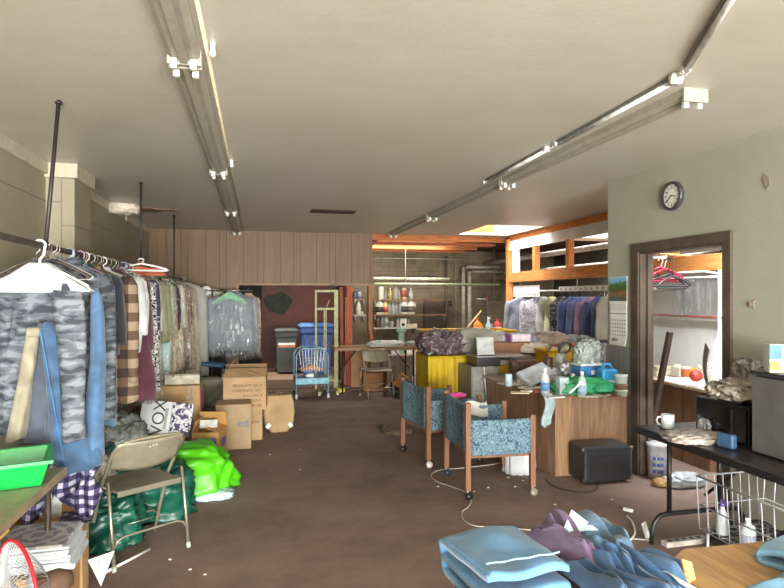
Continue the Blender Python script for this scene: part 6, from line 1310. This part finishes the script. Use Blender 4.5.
bottle('spray','white spray bottle with a purple trigger in the wire basket',(2.48,2.74,.305),'#c0c8cc','#6a5a9c','#cfd4d8',.72); bottle('jug','white jug standing in the wire basket corner',(2.47,2.56,.305),'#b9c2c6','#e8e8e4','#8d8e9c',.55); bottle('bottle','teal bottle deeper in the wire basket',(2.56,2.36,.305),'#3c5c66','#2c4448',None,.7)
tag(G().blob((0,0,.05),(.16,.26,.08),.25,2.6,92,50,28).obj('dark_blue_bag', plain('#353c4c',.35,0,.3,5), loc=(2.66,2.2,.305), smooth=True), 'dark slate plastic bag lying in the wire basket', 'plastic bag')
tag(G().blob((0,0,.08),(.2,.16,.12),.15,2,93).obj('dark_bag', plain('#33302f',.5,0,.3,5), loc=(2.95,3.02,0), smooth=True), 'dark bag on the floor under the black table', 'bag')
# power strip
q = onz(682,546,0); t = thing('power_strip','pale power strip lying on the carpet under the black table','power strip',(2.70,3.30,0),.03); G().b2((-.16,-.03,0),(.16,.03,.035)).obj('strip_body', plain('#a9a49a',.5), t, bev=.006)
for k in range(5): G().b2((-.13+.055*k,-.012,.035),(-.10+.055*k,.012,.037)).obj('outlet', blackp, t)
tag(G().box((0,0,.06),(.035,.004,.13),ry=-.4,rx=.2).obj('paper_tag', plain('#c9cac6',.6), loc=(2.50,3.42,.0)), 'white printed tag standing up next to the power strip', 'tag')
# ================================================================= FOREGROUND TABLES AND CLOTHES
t = thing('wooden_table','light wood drop leaf table in the bottom right foreground','table',(0,0,0)); WZ = .74
pts = [(1.275,.75),(1.275,1.655),(1.42,1.745),(1.74,1.735),(1.86,1.60),(1.88,.75)]
G().prism(pts, WZ-.022, WZ).obj('tabletop', wood('#b08a58','#8f6c40',2.4,.38,1,9), t, bev=.005)
G().prism([(x+(.02 if x < 1.5 else -.02), y-(.02 if y > 1 else -.02)) for x, y in pts], WZ-.06, WZ-.022).obj('apron', plain('#2a2522',.5), t); G().prism([(x+(.006 if x < 1.5 else -.006), y-.006) for x, y in pts], WZ-.032, WZ-.027).obj('metal_band', steel, t)
for x, y in ((1.34,.85),(1.34,1.6),(1.8,.85),(1.8,1.6)): G().b2((x-.02,y-.02,0),(x+.02,y+.02,WZ-.06)).obj('leg', wood('#6b4d30',None,2,.5), t)
t = thing('low_table','dark table hidden beneath the heap of jeans','table',(0,0,0)); LZ = .66
G().b2((.68,.75,LZ-.03),(1.25,1.92,LZ)).obj('tabletop', plain('#3b2f28',.5), t)
for x, y in ((.68,.82),(.68,1.9),(1.2,.82),(1.2,1.9)): G().b2((x-.02,y-.02,0),(x+.02,y+.02,LZ-.03)).obj('leg', blackp, t)
def folded(name, label, loc, d, c_, seed, rz=0, layers=3, cat='jeans', rough=.9, tilt=0):
    """garment folded back and forth: one long ribbon of cloth in an S, so the folds show at front and back"""
    t = thing(name, label, cat, loc, rz); w_, l, h = d; m_ = fabric(c_, .12); sp = h/layers; P = []
    for k in range(layers):
        z = sp*(k+.5); f = 1 if k % 2 == 0 else -1; ins = .012*math.sin(k*2.3+seed)
        for i in range(15): q = i/14; P.append((-f*(l/2-sp/2)*(1-2*q)+ins, z))
        if k < layers-1:
            for i in range(1, 7): a = -PI/2+PI*i/7; P.append((f*(l/2-sp/2)+f*math.cos(a)*sp/2+ins, z+sp/2+math.sin(a)*sp/2))
    n = len(P)-1
    def fn(u, v):
        i = v*n; k = min(n-1, int(i)); q = i-k; y = P[k][0]*(1-q)+P[k+1][0]*q; z = P[k][1]*(1-q)+P[k+1][1]*q
        x = w_*(u-.5)*(1+.02*math.sin(v*17+seed)); top = z/h
        z += (.014*noise.noise(Vector((x*7, y*7, seed)))+.006*math.sin(x*22+y*9))*top-.010*abs(2*u-1)**6*top+.010*math.sin(v*9+u*3)*abs(2*u-1)**3*top
        return (x, y, max(.004, z))
    G().sheet(fn, 30, n*2, sp*.72).obj('cloth', m_, t, smooth=True)
    return t
t = folded('folded_jeans','neatly folded light blue jeans at the left front of the clothes heap',(.765,1.76,LZ+.01),(.27,.33,.15),'#527fa3',3,.10,5)
g = G().tube([(-.125+.25*k/20,-.13+.003*math.sin(k),.150) for k in range(21)], .003, 5); g.obj('seam', fabric('#7fa9c6',.1), t, smooth=True)
def cloth(name, label, x0, x1, y0, y1, z, amp, c_, seed, cat='jeans', rz=0, drop=0, mat=None, fr=5):
    w_, l = x1-x0, y1-y0; m_ = mat or fabric(c_, .2)
    def fn(u, v):
        uu = u+.12*noise.noise(Vector((u*3+seed, v*3, 0))); s_ = noise.noise(Vector((u*2.2+seed, v*2.0, seed)))*1.2; r = 2.0*min(.5, abs(noise.noise(Vector((uu*fr+seed*2, v*fr*.45+3+u*1.5, 1.5))))*1.7)
        e = min(1, u*6, (1-u)*6, v*6, (1-v)*6); e = max(0, e)
        return (w_*(u-.5)*(1+.12*math.sin(v*4+seed)), l*(v-.5)*(1+.12*math.sin(u*5+seed)), (.035+amp*(.5*r+s_))*e-drop*(1-min(1, v*4))+.006*r)
    o = G().sheet(fn, 70, 56, .012).obj(name, m_, loc=((x0+x1)/2,(y0+y1)/2,z), rz=rz, smooth=True); return tag(o, label, cat)
cloth('mauve_sweater','dusty mauve sweater crumpled right of the folded light blue jeans',.96,1.10,1.62,1.98,LZ+.08,.05,'#5f4d66',4,'sweater',.2)
cloth('dark_jeans','dark speckled blue jeans under the mauve sweater',.93,1.12,1.35,1.75,LZ+.07,.05,'#2f4f70',9,'jeans')
cloth('grey_jeans','grey blue jeans leg folded behind the crumpled blue jeans',1.06,1.24,1.66,1.98,LZ+.09,.05,'#4b667f',12,'jeans',-.2)
cloth('crumpled_jeans','crumpled mid blue jeans filling the middle of the clothes heap',1.00,1.20,1.30,1.78,LZ+.08,.05,'#36567c',15,'jeans',.1,fr=6)
cloth('draped_jeans','blue jeans leg draped onto the corner of the light wood table',1.14,1.31,1.52,1.86,WZ-.03,.04,'#416183',19,'jeans',.35,fr=4)
q = onz(574,534,LZ+.12); tag(G().prism([(-.06,0),(.07,.0),(.01,.09)],0,.004).obj('white_paper', plain('#b7ced8',.6), loc=(q.x,q.y-.03,LZ+.14), rot=(.5,0,-.1)), 'triangle of pale paper poking up behind the grey blue jeans', 'paper')
cloth('light_blue_sweater','light blue sweatshirt heaped on the right of the wooden table',1.44,1.74,1.16,1.50,WZ+.0,.06,'#7aa5bf',23,'sweatshirt',.1,mat=fabric('#5f87a1',.08),fr=3)
folded('folded_blue_top','folded pale blue top behind the light blue sweatshirt',(1.68,1.56,WZ+.006),(.18,.12,.05),'#6c97b4',31,.3,2,'sweatshirt')
q = onz(695,583,WZ); 
t = thing('ruler','yellow wooden ruler propped against the light wood table edge','ruler',(1.29,1.56,WZ+.02),.2); t.rotation_euler=(-.7,.35,0); G().b2((-.018,-.003,-.16),(.018,.003,.03)).obj('ruler_body', plain('#cdb468',.5), t); 
for k in range(10): G().b2((-.018,-.0045,-.15+.018*k),(-.008,-.003,-.148+.018*k)).obj('tick_mark', blackp, t)
for k in range(2):
    tag(G().sheet(lambda u,v: (.02*u+.03*v, .10*u-.12*v, -.03*v+.012*math.sin(u*4)), 6, 8, .004).obj('white_tag', plain('#c9d4da',.6), loc=[(.60,1.56,LZ+.06),(1.22,1.52,LZ+.09)][k], rz=[1.2,.3][k], smooth=True), ['white garment tag sticking out left under the folded light blue jeans','pale blue white strip by the ruler at the wooden table edge'][k], 'garment tag')
cloth('purple_garment','dark purple cloth peeping out left beneath the folded jeans',.60,.72,1.40,1.72,LZ+.0,.03,'#54485f',27,'cloth')

# more of the small clutter on the desk
for px, py, kind, c_, cap, sc_, ct, lab in [(516,377,'bottle','#5b4a3c','#3a2e26',.75,'bottle','small brown bottle behind the pale blue cup'),(524,374,'jar','#9aa6a8','#c9c9c4',.9,'jar','grey glass jar at the far end of the desk wing'),
    (549,386,'jar','#b7a48c','#e0dcd0',.7,'jar','tan jar between the water bottle and the crumpled plastic bag'),(572,391,'spray','#8fa5ad','#d8d8d8',.6,'bottle','short spray bottle behind the grey dispenser'),
    (594,381,'bottle','#d8d8d2','#4a7a58',.6,'bottle','small white bottle with a green cap behind the blue tub'),(598,387,'jar','#c8cac4','#b8862c',.55,'jar','white jar with an amber lid beside the blue container'),
    (563,381,'can','#6c5648','#333333',.55,'tin','brown tin beside the small metal fan'),(535,384,'jar','#c9c9c9','#8d8d8d',.6,'jar','pale jar under the tilted white tray')]:
    bottle(kind, lab, dk(px,py), c_, cap, None, sc_, cat=ct)
for px, py, d, c_, rz, lab in [(527,392,(.10,.07,.015),'#d0c6b4',.5,'small cream card on the desk wing near its front edge'),(556,398,(.16,.03,.012),'#b4b6b4',.1,'thin grey strip lying along the desk front edge'),(590,397,(.12,.06,.01),'#a7b7ae',-.2,'grey green slip of paper before the clear water bottle'),(541,385,(.09,.07,.03),'#7d3f34',.4,'dark red packet behind the water bottle with the blue label')]:
    tag(placed(G().b2((-d[0]/2,-d[1]/2,0),(d[0]/2,d[1]/2,d[2])).obj('paper_card' if d[2] < .02 else 'small_packet', plain(c_,.6), rz=rz), dk(px,py)), lab, 'card' if d[2] < .02 else 'packet')
